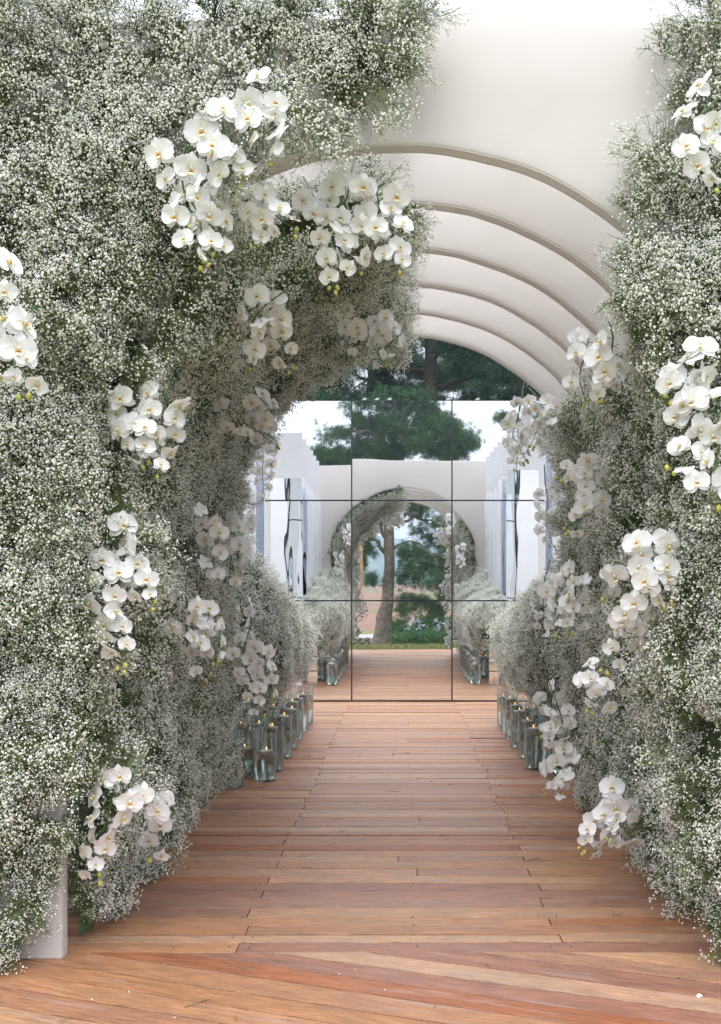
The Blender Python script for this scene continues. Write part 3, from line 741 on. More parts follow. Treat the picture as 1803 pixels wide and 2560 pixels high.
# ------------------------------------------------------------------ hedges of baby's breath over the candle rows
for side in (-1, 1):
    for q, Yc in enumerate((8.35, 9.2, 10.05, 10.8)):
        cl = Cloud(); core = MB(); top = [1.62, 1.50, 1.36, 1.24][q]+(0 if side < 0 else -.02)
        cx, cz = 1.34, .88; rx, ry, rz = .50, .56, top-.88
        for i in range(340):
            th = rnd.uniform(-2.4, .9); ph = rnd.gauss(0, .75)      # outward direction round the walkway axis
            d = Vector((-side*math.cos(th)*math.cos(ph), math.sin(ph), -math.sin(th)*math.cos(ph)))
            if d.x*side > .25: continue
            rzz = rz if d.z > 0 else .52
            lump = 1+.13*noise.noise(Vector((d.x*2.5+q*3, d.y*2.5, d.z*2.5+side)))
            base = Vector((side*cx+d.x*(rx-.13)*lump, Yc+d.y*(ry-.15)*lump, cz+d.z*(rzz-.13)*lump))
            if base.y > 11.22: base.y = 11.22-rnd.uniform(0, .1)
            base.x = side*min(abs(base.x), 1.40 if base.y > 7.6 else 1.3)
            dd = d+Vector((rnd.gauss(0, .25), rnd.gauss(0, .25), rnd.gauss(.12, .25))); cl.add(base, dd, rnd.uniform(.8, 1.1), 'mix' if rnd.random() < .8 else 'dense')
        vs = []; fs = []; nu, nv = 14, 9
        for i in range(nv+1):
            for j in range(nu):
                a = 2*math.pi*j/nu; b_ = math.pi*i/nv; d = Vector((math.sin(b_)*math.cos(a), math.sin(b_)*math.sin(a), math.cos(b_)))
                vs.append(Vector((side*1.27+d.x*.22, Yc+d.y*.4, cz+d.z*(rz-.2 if d.z > 0 else .3)))*1)
        for i in range(nv):
            for j in range(nu): fs.append((i*nu+j, i*nu+(j+1) % nu, (i+1)*nu+(j+1) % nu, (i+1)*nu+j))
        core.add(vs, fs, 0, True)
        garland((side*1.25, Yc, .38), "%s billow of baby's breath hedge above the %s candle row" % (('nearest', 'second', 'third', 'farthest')[q], 'left' if side < 0 else 'right'), cl, core, "baby's breath hedge billows")
for side in (-1, 1):
    pl = MB(); x0, x1 = sorted((side*1.34, side*1.20)); pl.box(x0, x1, -1.5, 1.5, 0, .55)
    o = mobj('mirrored_plinth', pl.mesh('plinth', MIRROR), None, (0, 9.55, .002))
    tag(o, "long mirrored plinth holding the %s baby's breath hedge behind the candles" % ('left' if side < 0 else 'right'), 'plinth')

# ------------------------------------------------------------------ candle vases
def vase(H, R, wl, cxy=(0, 0)):
    root = empty('candle_vase')
    g = MB(); t = .004
    g.lathe([(.0001, 0), (R-.004, 0), (R, .004), (R, H-.002), (R-.002, H), (R-t, H-.001), (R-t, .014), (R-t-.004, .011), (.0001, .011)], 28)
    mobj('glass', g.mesh('glass', GLASS), root)
    w = MB(); w.lathe([(.0001, .0125), (R-t-.0006, .0125), (R-t-.0006, wl), (.0001, wl)], 28); mobj('water', w.mesh('water', WATER), root)
    c = MB(); c.lathe([(.0001, wl-.038), (.018, wl-.037), (.034, wl-.026), (.044, wl-.008), (.046, wl+.006), (.043, wl+.010), (.036, wl+.008), (.0001, wl+.007)], 20, c=(cxy[0], cxy[1], 0))
    cd = mobj('floating_candle', c.mesh('candle', WAX), root)
    k = MB(); k.tube([(cxy[0], cxy[1], wl+.006), (cxy[0]+.001, cxy[1], wl+.016)], .0012, 5); mobj('wick', k.mesh('wick', WICK), cd)
    f = MB(); f.lathe([(.0001, 0), (.003, .003), (.0045, .008), (.0035, .015), (.0012, .022), (.0001, .026)], 10, c=(cxy[0]+.001, cxy[1], wl+.013)); mobj('flame', f.mesh('flame', FLAME), cd)
    return root
protos = {}
rowL = [7.98, 8.43, 9.02, 9.56, 10.08, 10.62, 11.17]; rowR = [8.50, 9.02, 9.56, 10.08, 10.55, 11.03]
wls = [.205, .315, .33, .325, .335, .31, .29]
numw = ['nearest', 'second', 'third', 'fourth', 'fifth', 'sixth', 'seventh']
def place_vase(x, y, H, wl, label, group):
    r = vase(H, .085, wl, (rnd.uniform(-.025, .03), rnd.uniform(-.02, .02))); r.location = (x, y, .002); r.rotation_euler[2] = rnd.uniform(-.4, .4); tag(r, label, 'vase', group)
for i, yv in enumerate(rowL):
    lb = 'glass cylinder with floating candle, %s along the front of the left row' % numw[i]
    if i == 0: lb = 'nearest left glass cylinder, half filled, white floating candle low inside'
    if i == 6: lb = 'farthest glass cylinder of the left row, closest to the mirror wall'
    place_vase(-.99+rnd.uniform(-.006, .006), yv, .385 if i else .375, wls[i], lb, 'candle vases in the left row')
for i, yv in enumerate([8.16, 8.74, 9.3, 9.84, 10.36]):
    lb = 'glass cylinder standing behind the left front row, %s from the front' % ('first' if i == 0 else numw[i])
    place_vase(-1.135, yv, .385, (.20, .30, .2, .31, .3)[i], lb, 'candle vases in the left row')
place_vase(-1.19, 7.72, .38, .2, 'dark glass cylinder half hidden by the farthest left garland', 'candle vases in the left row')
for i, yv in enumerate(rowR):
    lb = 'glass cylinder with floating candle, %s along the front of the right row' % numw[i]
    if i == 0: lb = 'nearest glass cylinder of the right row, partly behind the hanging orchids'
    if i == 5: lb = 'farthest glass cylinder of the right row, closest to the mirror wall'
    place_vase(1.005+rnd.uniform(-.006, .006), yv, .385, [.30, .29, .31, .30, .31, .28][i], lb, 'candle vases in the right row')
for i, yv in enumerate([8.22, 8.78, 9.32, 9.85]):
    lb = 'glass cylinder standing behind the right front row, %s from the front' % ('first' if i == 0 else numw[i])
    place_vase(1.155, yv, .385, (.30, .2, .31, .3)[i], lb, 'candle vases in the right row')

# ------------------------------------------------------------------ orchids
def surf_Y(px, py):
    """depth at which the sight line meets the flower lining (or the near face mass)"""
    q = P(px, py, 4.0)
    if in_poly(q.x, q.z, [(x, z) for x, z in FL]) or in_poly(q.x, q.z, [(x, z) for x, z in FR]): return 3.90
    Yc = 4.25
    while Yc < 8.2:
        q = P(px, py, Yc); x, z = q.x-XC, q.z; side = -1 if x < 0 else 1
        if z < SPR: d = HW-abs(x); s = z
        else:
            d = ARC_R-math.hypot(x, z-ZC); a = math.atan2(z-ZC, abs(x)); s = SPR+(a-math.atan2(SPR-ZC, HW))*ARC_R
        T = interp(s, [0, .5, 1.2, 2.1, 2.8, 3.4, 4.2], [.14, .20, .28, .34, .36, .30, .20]) if side < 0 else interp(s, [0, .5, 1.2, 2.1, 2.6], [.13, .19, .27, .30, .26])
        if d < T+.06 and (side < 0 or s < 2.65): return Yc-.03
        Yc += .04
    return 99
def petal_mesh(name, L_, Wd, cup, bend, tipexp, seed):
    r = random.Random(seed); nu, nv = 9, 6; mb = MB(); vs = []; fs = []
    ph = r.uniform(0, 6)
    for i in range(nu+1):
        u = (1-math.cos(math.pi*(i/nu)))/2; e = (u-.56)/(.44 if u > .56 else .60); w = Wd/2*max(.05, 1-abs(e)**(2.2 if u > .56 else 1.9))**.5
        for j in range(nv+1):
            v = -1+2*j/nv
            z = cup*v*v*w*2-bend*u*u*L_+.0016*math.sin(v*5+ph+u*5)*u
            vs.append((v*w, u*L_*(1-.05*v*v), z))
    for i in range(nu):
        for j in range(nv): a = i*(nv+1)+j; fs.append((a, a+1, a+nv+2, a+nv+1))
    mb.add(vs, fs, 0, True); return mb.mesh(name, PETAL)
PET = [petal_mesh('petal', .048, .058, c, b_, 1.05, i) for i, (c, b_) in enumerate(((.10, .12), (.18, .30), (.05, -.08)))]
SEP = [petal_mesh('sepal', .046, .032, c, b_, .9, 10+i) for i, (c, b_) in enumerate(((.12, .15), (.2, .35), (.08, -.1)))]
def lip_mesh():
    mb = MB()
    # column
    mb.tube([(0, .004, .0), (0, .0045, .007), (0, .002, .012)], [.0035, .0042, .003], 7, 0)
    # side lobes curving up, with yellow inner face
    for s in (-1, 1):
        vs = []
        for i in range(5):
            u = i/4
            for v in (-1, 0, 1): vs.append((s*(.003+.010*u-.003*u*u), -.004+v*.0045*math.sin(math.pi*(.25+.65*u)), .006+.012*u))
        fs = [(i*3+j, i*3+j+1, i*3+j+4, i*3+j+3) for i in range(4) for j in range(2)]
        mb.add(vs, fs[:4], 1, True); mb.add(vs, fs[4:], 0, True)
    # mid lobe, tongue reaching forward and down
    vs = []; wd = [.004, .0055, .008, .007, .003]
    for i in range(5):
        u = i/4
        for v in (-1, 0, 1): vs.append((v*wd[i], -.004-.014*u, .004+.016*math.sin(u*2.2)-.001*v*v))
    mb.add(vs, [(i*3+j, i*3+j+1, i*3+j+4, i*3+j+3) for i in range(4) for j in range(2)], 0, True)
    # callus
    mb.lathe([(.0001, .0), (.0028, .001), (.0036, .003), (.002, .0058), (.0001, .0062)], 8, 2, c=(0, -.0045, .0065))
    mb.lathe([(.0001, .0), (.0016, .001), (.0018, .0025), (.0001, .004)], 6, 1, c=(.0028, -.002, .0095)); mb.lathe([(.0001, .0), (.0016, .001), (.0018, .0025), (.0001, .004)], 6, 1, c=(-.0028, -.002, .0095))
    return mb.mesh('lip', [PETAL, LIPY, LIPR])
LIPM = lip_mesh()
bm_ = MB(); bm_.lathe([(.0001, -.009), (.004, -.0075), (.0075, -.001), (.0072, .004), (.004, .010), (.0001, .012)], 9); BUDM = bm_.mesh('bud', BUD)
def flower(parent, loc, face_dir, up, scale, openness):
    z = Vector(face_dir).normalized(); y = (Vector(up)-z*Vector(up).dot(z)).normalized(); x = y.cross(z)
    M = Matrix((x, y, z)).transposed().to_4x4()
    f = mobj('flower', LIPM, parent); f.matrix_local = Matrix.Translation(loc) @ M @ Matrix.Scale(scale, 4)
    for (nm, angd, lib, zoff) in (('sepal', 0, SEP, -.0015), ('sepal', 128, SEP, -.0015), ('sepal', -128, SEP, -.0015), ('petal', 78, PET, .001), ('petal', -78, PET, .001)):
        me = lib[rnd.choices((0, 1, 2), (5, 2+3*(1-openness), 3))[0]]
        p = mobj(nm, me, f)
        a = math.radians(angd+rnd.gauss(0, 4))
        tilt = (1-openness)*.7+rnd.gauss(.02, .07)
        p.matrix_local = Matrix.Translation((0, 0, zoff)) @ Matrix.Rotation(-a, 4, 'Z') @ Matrix.Rotation(tilt, 4, 'X')
    return f
def spray(label, pts, Y, nf, size=1.0, nb=2, yaw=0, jitter=1.0, back=False):
    """pts: sight-line points of the arching stem, Y depth (or pair)."""
    if not hasattr(Y, '__len__'): Y = (Y, Y-.05)
    n = len(pts); D = [Y[0]+(Y[1]-Y[0])*i/(n-1) for i in range(n)]
    if not back:
        D = [min(d, surf_Y(*p)) for d, p in zip(D, pts)]
        for _ in range(3): D = [min(D[i], (D[max(0, i-1)]+D[i]+D[min(n-1, i+1)])/3+.05) for i in range(n)]
    W3 = [P(px, py, D[i]) for i, (px, py) in enumerate(pts)]
    # smooth
    path = []
    for i in range(n-1):
        p0, p1, p2, p3 = W3[max(i-1, 0)], W3[i], W3[i+1], W3[min(i+2, n-1)]
        for q in range(6):
            t = q/6; path.append(.5*((2*p1)+(p2-p0)*t+(2*p0-5*p1+4*p2-p3)*t*t+(3*p1-p0-3*p2+p3)*t**3))
    path.append(W3[-1]); root = empty('orchid_spray', path[0]); tag(root, label, 'orchid', 'white orchid sprays')
    o0 = path[0]; rel = [p-o0 for p in path]
    inner = rel[0]+(rel[0]-rel[2]).normalized()*.10+Vector((0, .12 if not back else -.12, .02))
    st = MB(); st.tube([inner]+rel, [.0036]+[.0036-.0018*i/len(rel) for i in range(len(rel))], 6)
    lens = [0]
    for a, b_ in zip(rel[:-1], rel[1:]): lens.append(lens[-1]+(b_-a).length)
    tot = lens[-1]
    def at(t):
        d = t*tot
        for i in range(len(lens)-1):
            if d <= lens[i+1]: u = (d-lens[i])/max(1e-6, lens[i+1]-lens[i]); return rel[i].lerp(rel[i+1], u), (rel[i+1]-rel[i]).normalized()
        return rel[-1], (rel[-1]-rel[-2]).normalized()
    fwd = Vector((0, 1, 0)) if back else Vector((0, -1, 0))
    nf = int(round(nf*1.25)); size *= 1.06
    for i in range(nf):
        t = .02+.86*i/max(1, nf-1) if nf > 1 else .5
        p, d = at(t); sd = 1 if i % 2 == 0 else -1
        lat = d.cross(fwd).normalized()*sd
        sc = size*interp(t, [0, .5, .9], [1.08, 1.0, .72])*rnd.uniform(.82, 1.14)
        off = lat*rnd.uniform(.024, .058)*sc+fwd*rnd.uniform(.02, .07)*sc+Vector((0, 0, -.012+rnd.gauss(0, .006)))
        c = p+off
        ped = MB(); 
        st.tube([p, p+off*.5+Vector((0, 0, .010)), c-fwd*.004], [.0016, .0014, .0016], 5)
        u_ = rnd.random(); fd = fwd*(1 if u_ < .72 else .35)+lat*(rnd.uniform(.05, .8) if u_ < .72 else rnd.uniform(.7, 1.1))*jitter+Vector((math.sin(yaw)*.8, 0, -.15+rnd.gauss(0, .33*jitter)))
        if rnd.random() < .07: fd = -fwd*.6+lat*.6+Vector((0, 0, -.5))
        up = Vector((rnd.gauss(0, .22)+lat.x*.25, 0, 1))
        opn = interp(t, [0, .7, 1], [1, .95, .35])*rnd.choice((1, 1, 1, .85))
        flower(root, c, fd, up, sc, opn)
    for i in range(nb):
        t = .93+.07*(i+1)/nb; p, d = at(t); off = (d.cross(fwd)*(1 if i % 2 else -1)*.014+Vector((0, 0, -.016))+fwd*.008)*size
        st.tube([p, p+off*.6], .0012, 4)
        b_ = mobj('bud', BUDM, root); b_.location = p+off; b_.scale = (size*(1.1-.25*i/nb),)*3; b_.rotation_euler = (rnd.uniform(2.4, 3.6), rnd.uniform(-.5, .5), 0)
    mobj('stem', st.mesh('stem', OSTEM), root)
    return root

SP = [
 ("topmost short upright spray of orchids on the crown of the nearest arch", [(612,205),(590,240),(592,290),(590,330),(602,362)], 3.98, 6, 1.05, 1),
 ("loose orchid spray just left of the topmost one", [(478,300),(505,300),(495,335),(520,375),(545,400)], 3.98, 6, 1.08, 2),
 ("long hanging orchid spray, leftmost on the arch crown", [(408,355),(412,425),(440,470),(452,520),(440,560),(462,590)], 3.95, 10, 1.0, 3),
 ("second strand of orchids beside the long hanging one on the crown", [(455,410),(475,470),(480,520),(472,560)], 4.05, 6, .92, 1),
 ("orchid spray arching sideways in the middle of the crown cluster", [(505,420),(560,455),(600,470),(640,500),(668,515)], 4.08, 8, .92, 2),
 ("dim orchid strand hanging under the crown cluster", [(590,395),(575,450),(575,500),(572,545)], 4.12, 5, .9, 2),
 ("orchid spray curving down from the small upright bloom right of the crown cluster", [(785,400),(775,450),(735,480),(745,540),(760,590),(745,645)], 4.3, 9, .98, 3),
 ("small orchid spray at the left edge of the crown's right cluster", [(700,435),(715,460),(745,475),(760,500)], 4.36, 5, .85, 1),
 ("orchid strand hanging at the right end of the crown", [(845,430),(855,475),(880,520),(875,560),(888,605)], 4.3, 8, 1.0, 1),
 ("inner orchid strand between the two right crown strands", [(790,500),(800,545),(790,590),(805,610)], 4.34, 5, .9, 1),
 ("orchid spray in mid air below the crown cluster, left strand", [(600,680),(570,715),(565,755),(548,790),(560,825)], 4.85, 7, .95, 2),
 ("orchid spray in mid air below the crown cluster, right strand", [(625,690),(620,735),(640,770),(645,805),(655,825)], 4.83, 7, .95, 2),
 ("compact orchid cluster under the right end of the crown, left half", [(790,715),(785,745),(780,780),(790,805)], 5.55, 6, .85, 1),
 ("compact orchid cluster under the right end of the crown, right half", [(845,715),(868,735),(880,765),(845,790),(870,810)], 5.5, 9, .9, 3),
 ("orchids cut by the left edge of the picture, upper strand", [(-10,600),(8,640),(5,690)], 3.8, 4, 1.15, 0),
 ("orchids cut by the left edge of the picture, lower strand", [(55,715),(40,760),(25,800),(60,845),(55,880)], 3.8, 8, 1.12, 2),
 ("orchid cluster in the upper left wall, above the big double spray, left strand", [(300,890),(295,945),(310,990),(330,1035)], 4.75, 7, .95, 2),
 ("orchid cluster in the upper left wall, above the big double spray, right strand", [(375,880),(370,940),(385,975),(355,1030),(362,1055)], 4.72, 8, .98, 2),
 ("orchid cluster at the inner left edge over the top of the mirror wall", [(575,885),(600,915),(575,950),(615,985),(625,1000)], 6.2, 9, .98, 3),
 ("few small orchids left of the cluster over the mirror wall", [(515,930),(530,950),(545,975)], 6.3, 3, .85, 0),
 ("small-bloomed orchid strand halfway down the inner left wall, upper left strand", [(465,1140),(475,1185),(480,1225),(480,1275),(490,1290)], 5.9, 7, .92, 2),
 ("orchid strand halfway down the inner left wall, right strand", [(500,1160),(525,1190),(520,1240),(515,1285),(510,1320)], 5.8, 8, .92, 1),
 ("big double orchid spray on the left wall, long lower strand", [(165,1235),(215,1260),(250,1300),(245,1360),(270,1410),(275,1460),(272,1495)], 4.2, 12, 1.02, 3),
 ("big double orchid spray on the left wall, right strand", [(230,1180),(265,1230),(300,1270),(320,1320),(350,1350)], 4.25, 8, 1.02, 2),
 ("orchid spray right of the big double spray, left strand", [(415,1335),(425,1375),(420,1420),(450,1460),(470,1515)], 5.1, 9, .92, 2),
 ("orchid spray right of the big double spray, right strand", [(450,1355),(480,1380),(480,1430),(485,1480)], 5.05, 6, .92, 2),
 ("orchids hanging in front of the candle vases at the left, upper strand", [(555,1425),(545,1470),(565,1515),(570,1560),(590,1600)], 6.0, 9, .9, 1),
 ("orchids hanging in front of the candle vases at the left, right strand", [(590,1440),(595,1490),(600,1530),(605,1565)], 5.95, 6, .88, 1),
 ("low orchid spray beside the white post at the left", [(275,1745),(255,1790),(235,1850),(215,1900),(205,1945),(230,1960)], 4.62, 9, 1.0, 2),
 ("low orchid spray lying right of the one beside the post", [(320,1790),(345,1820),(395,1790),(365,1845),(350,1900),(335,1920)], 4.75, 8, 1.0, 2),
 ("short tip of orchids topping the low left sprays", [(300,1735),(285,1765),(265,1775)], 4.66, 3, .85, 1),
 ("topmost orchids at the right edge of the picture", [(1590,240),(1545,290),(1570,330),(1600,370),(1617,420)], 3.85, 7, 1.05, 3),
 ("orchid cluster at the upper right on the inner edge, left strand", [(1320,760),(1310,800),(1300,850),(1315,900)], 4.95, 8, .98, 2),
 ("orchid cluster at the upper right on the inner edge, right strand", [(1375,755),(1370,800),(1360,850),(1345,895)], 4.9, 9, 1.0, 2),
 ("orchid cluster over the mirror wall at the right, left strand", [(1170,900),(1160,940),(1150,975),(1165,1000),(1180,1035)], 6.3, 8, .9, 4),
 ("orchid cluster over the mirror wall at the right, right strand", [(1205,890),(1225,930),(1205,965),(1190,1000)], 6.25, 8, .92, 3),
 ("large orchids at the right edge above the middle, upper strand", [(1580,800),(1535,830),(1520,870),(1495,885)], 3.95, 6, 1.1, 2),
 ("large orchids at the right edge above the middle, hanging strand", [(1600,900),(1560,930),(1530,960),(1540,1010),(1500,1045)], 3.95, 8, 1.08, 2),
 ("orchids cut by the right edge of the picture, lower strand", [(1617,980),(1605,1040),(1590,1090),(1600,1130)], 3.9, 5, 1.08, 1),
 ("orchid spray below the upper right cluster, bent to the left", [(1330,1025),(1325,1060),(1290,1040),(1250,1070)], 5.45, 6, .95, 2),
 ("orchid spray below the upper right cluster, hanging strand", [(1320,1060),(1330,1110),(1320,1150),(1280,1175),(1265,1185)], 5.4, 10, .95, 3),
 ("big orchid spray in the middle of the right wall, top strand", [(1440,1205),(1465,1250),(1475,1300),(1500,1350)], 4.75, 9, 1.06, 3),
 ("big orchid spray in the middle of the right wall, left strand", [(1425,1290),(1390,1265),(1370,1300),(1345,1330)], 4.75, 5, 1.02, 1),
 ("long orchid strand descending from the big right spray", [(1440,1345),(1410,1395),(1385,1440),(1360,1490),(1350,1500)], 4.7, 8, 1.02, 2),
 ("small orchid strand ending lowest under the big right spray", [(1340,1500),(1310,1530),(1355,1545),(1320,1590)], 4.85, 7, .9, 2),
 ("dense orchid cluster on the inner right wall over the hedge, left strand", [(1275,1285),(1250,1320),(1245,1370),(1240,1420)], 5.65, 9, .92, 2),
 ("dense orchid cluster on the inner right wall over the hedge, right strand", [(1300,1275),(1290,1330),(1295,1375),(1275,1415)], 5.6, 9, .92, 2),
 ("orchid spray hanging over the right candle vases, upper part", [(1250,1580),(1260,1625),(1230,1650),(1215,1640)], 6.2, 7, .95, 2),
 ("orchid spray hanging to the deck beside the right candle vases", [(1275,1670),(1255,1710),(1230,1745),(1270,1760),(1215,1770)], 6.2, 9, .95, 3),
 ("low orchid spray over the deck at the right foot of the arches", [(1400,1775),(1370,1815),(1345,1840),(1330,1870),(1300,1900)], 5.15, 11, 1.02, 3),
 ("second strand of the low orchids at the right foot", [(1400,1800),(1395,1840),(1360,1875)], 5.1, 5, 1.0, 2),
]
for a in SP: spray(a[0], a[1], a[2], a[3], a[4], a[5])
# sprays on the mirror-facing side of the farthest arch, seen in the mirrors
def rear(label, x, z, ddx, n, q=1):
    Yb = 7.72; f = lambda X, Z: (905+X*2500/Yb, 1308-(Z-CAMZ)*2500/Yb)
    pts = [f(x, z), f(x+ddx*.4, z-.12*q), f(x+ddx*.2, z-.26*q), f(x+ddx, z-.42*q)]
    spray(label, pts, (Yb, Yb+.08), n, 1.05, 2, 0, 1.0, True)
rear("orchid spray seen only in the mirror, at the right shoulder of the arch", .80, 2.62, -.02, 9)
rear("orchid spray seen only in the mirror, upper right leg of the arch", .98, 2.10, .05, 8)
rear("orchid spray seen only in the mirror, middle of the right leg", .98, 1.45, -.04, 9)
rear("orchid spray seen only in the mirror, low on the right leg", 1.0, .70, .06, 6)
rear("orchid spray seen only in the mirror, at the left shoulder of the arch", -.98, 2.42, .02, 8)
rear("orchid spray seen only in the mirror, upper left leg of the arch", -1.12, 1.95, .02, 9)
rear("orchid spray seen only in the mirror, middle of the left leg", -1.13, 1.30, .02, 9)

# ------------------------------------------------------------------ trees
def tuft(seed, n, L_, w, mats, droop=0):
    r = np.random.default_rng(seed); V = []; F = []
    for i in range(n):
        o0 = r.normal(0, L_*.35, 3); d = r.normal(size=3); d[2] = abs(d[2])*.7+.2-droop; d /= np.linalg.norm(d); s = np.cross(d, r.normal(size=3)); s = s/np.linalg.norm(s)*w
        b0 = len(V); V += [tuple(o0-s), tuple(o0+s), tuple(o0+d*L_*r.uniform(.7, 1.2))]; F.append((b0, b0+1, b0+2))
    me = bpy.data.meshes.new('tuft'); me.from_pydata(V, [], F)
    for m in mats: me.materials.append(m)
    me.update(); return me
PT = scatter_tree('needle_scatter', proto_coll('needle_tuft', [tuft(i, 34, .15, .007, [NEEDLE]) for i in range(4)]))
DT = scatter_tree('dark_needle_scatter', proto_coll('dark_tuft', [tuft(20+i, 34, .15, .008, [NEEDLE_D], .5) for i in range(4)]))
LT = scatter_tree('leaf_scatter', proto_coll('leaf_tuft', [tuft(40+i, 24, .10, .016, [LEAF]) for i in range(3)]))
ST = scatter_tree('strap_scatter', proto_coll('strap_tuft', [tuft(60+i, 22, .30, .010, [LEAF2]) for i in range(3)]))
GT = scatter_tree('grass_scatter', proto_coll('grass_tuft', [tuft(80+i, 20, .07, .003, [m_varied('grass_blade', (.10, .14, .03), (.30, .28, .10))]) for i in range(3)]))
def crown(name, ng, clumps, parent, origin, per=120, size=1.0, mats=(), kind='stuff'):
    P_, R_, S_, I_ = [], [], [], []
    for (c, rx, rz, dens) in clumps:
        c = Vector(c); n = int(per*dens)
        for i in range(n):
            d = Vector((rnd.gauss(0, .52), rnd.gauss(0, .52), rnd.gauss(0, .55)))
            P_.append((c.x+d.x*rx-origin[0], c.y+d.y*rx-origin[1], c.z+d.z*rz-origin[2])); o = Vector((d.x, d.y, d.z*.5+.35)); R_.append(dir_euler(o, rnd.uniform(0, 6.28))); S_.append(size*rnd.uniform(.7, 1.3)); I_.append(rnd.randrange(8))
    ob = scatter(name, ng, P_, R_, S_, [i % (4 if ng in (PT, DT) else 3) for i in I_], parent, mats); ob['kind'] = kind; return ob
def curve(p0, p1, sag, n=7, wob=.06):
    p0, p1 = Vector(p0), Vector(p1); out = []
    for i in range(n+1):
        t = i/n; p = p0.lerp(p1, t); p.z += sag*math.sin(math.pi*t)
        if 0 < i < n: p += Vector([rnd.gauss(0, wob) for _ in range(3)])
        out.append(p)
    return out
# the pine behind the photographer, seen in the mirrors
def big_pine():
    Yt = -7.0; k = .01344
    def q(px, py, dy=0): return Vector(((px-905)*k, Yt+dy, CAMZ-(py-1308)*k))
    root = empty('pine_tree', (q(858, 1450).x, Yt, gz(0, Yt))); tag(root, 'old pine with thick leaning trunk reflected in the middle of the mirrors', 'tree')
    o0 = root.location; mb = MB()
    tr = [(852,1462,.36),(855,1440,.29),(858,1415,.265),(861,1385,.245),(866,1362,.21),(871,1340,.175),(873,1300,.162),(872,1240,.158),(874,1200,.15),(875,1160,.14),(872,1120,.13),(880,1060,.11),(885,1000,.085),(880,950,.06),(885,880,.03)]
    mb.tube([q(a, b_)-o0 for a, b_, r in tr], [r for *_, r in tr], 14); mobj('trunk', mb.mesh('trunk', BARK), root)
    limbs = [((870,1238),(812,1212),.075,.1),((868,1205),(846,1130),.085,-.1),((846,1130),(835,1060),.06,0),((876,1180),(960,1160),.05,.25),((876,1172),(1010,1195),.045,.4),((874,1235),(985,1270),.04,.5),((878,1110),(960,1080),.06,.1),
             ((878,1090),(790,1040),.055,.15),((882,1030),(980,985),.06,.1),((882,1010),(770,970),.05,.2),((884,980),(1010,1000),.04,.3),((884,960),(830,900),.035,.1),((880,960),(950,905),.035,.1),((874,1150),(800,1175),.03,.2),((868,1290),(835,1310),.02,0)]
    for (a, b_, r, sag) in limbs:
        lm = MB(); dy = rnd.uniform(-.9, .9); pp = curve(q(*a)-o0, q(*b_, dy)-o0, sag); lm.tube(pp, [r*(1-.75*i/len(pp)) for i in range(len(pp))], 7)
        for s in range(3):
            i = rnd.randrange(2, len(pp)-1); e = pp[i]+Vector((rnd.uniform(-.6, .6), rnd.uniform(-.6, .6), rnd.uniform(-.6, .5))); lm.tube(curve(pp[i], e, 0, 3, .03), [r*.3, r*.25, r*.15, r*.08], 5)
        mobj('limb', lm.mesh('limb', BARK), root)
    cl = []
    def blob(px, py, rx, rz, dens=1, dy=None): cl.append((q(px, py, rnd.uniform(-1, 1) if dy is None else dy), rx, rz, dens))
    for (px, py) in [(770,960),(800,930),(830,905),(860,930),(890,900),(920,925),(950,905),(980,930),(840,965),(880,970),(920,965),(960,965),(1000,960),(1030,975),(1015,1005),(975,1000),(930,1005),(885,1010),(840,1010),(795,1000),(760,1000),(725,995),(745,1020),(780,1030),(820,1030),(860,1040),(1000,1020),(715,1010),
                     (850,870),(890,850),(930,870),(800,880),(960,870),(880,820),(1040,990)]: blob(px+rnd.uniform(-8, 8), py+rnd.uniform(-6, 6), rnd.uniform(.38, .60), rnd.uniform(.22, .34), 1.0)
    for (px, py) in [(905,1240),(930,1235),(955,1245),(980,1255),(920,1270),(950,1275),(985,1280),(1003,1265),(910,1290),(940,1300),(970,1305),(1005,1300),(925,1135),(950,1150),(985,1170),(940,1180),(965,1200),(995,1215),(900,1120),(1010,1240),
                     (835,1298),(820,1240),(808,1255),(825,1215),(905,1345),(930,1350),(950,1345),(900,1365),(1000,1335),(965,1355),(985,1370),(815,1190),(835,1165)]: blob(px+rnd.uniform(-5, 5), py+rnd.uniform(-5, 5), rnd.uniform(.17, .30), rnd.uniform(.16, .28), .34)
    crown('crown', PT, cl, root, o0, 150, .85, (NEEDLE,))
    return root
big_pine()
def back_tree(x, y, h, r0, label, nlimb=26, span=2.6, mats=NEEDLE_D, low=.25, dens=1.0, ng=None, per=70):
    root = empty('pine_tree', (x, y, gz(x, y))); tag(root, label, 'tree', 'dark pines around the venue'); mb = MB()
    lean = rnd.gauss(0, .15); pts = [Vector((lean*t+.05*math.sin(t*9), 0, h*t)) for t in [i/9 for i in range(10)]]
    mb.tube(pts, [r0*(1-.85*i/9) for i in range(10)], 10); mobj('trunk', mb.mesh('trunk', BARKD), root); cl = []; lb = MB()
    for i in range(nlimb):
        t = low+(1-low)*(i+.5)/nlimb; a = i*2.4+rnd.uniform(-.4, .4); p = pts[0].lerp(pts[-1], t); L_ = span*(1-.75*(t-low)/(1-low))*rnd.uniform(.7, 1.1)
        e = p+Vector((math.cos(a)*L_, math.sin(a)*L_, rnd.uniform(-.5, .25))); pp = curve(p, e, .2, 5, .05); lb.tube(pp, [r0*.25*(1-.8*j/5) for j in range(6)], 5)
        for j in (2, 3, 4, 5): cl.append((pp[j]+Vector((rnd.gauss(0, .15), rnd.gauss(0, .15), rnd.gauss(-.05, .1))), rnd.uniform(.22, .46), rnd.uniform(.10, .24), dens*rnd.choice((.35, .7, 1.0))))
    mobj('branches', lb.mesh('branches', BARKD), root); crown('crown', ng or DT, cl, root, (0, 0, 0), per*1.7, .8, (mats,))
    return root
random.seed(3)
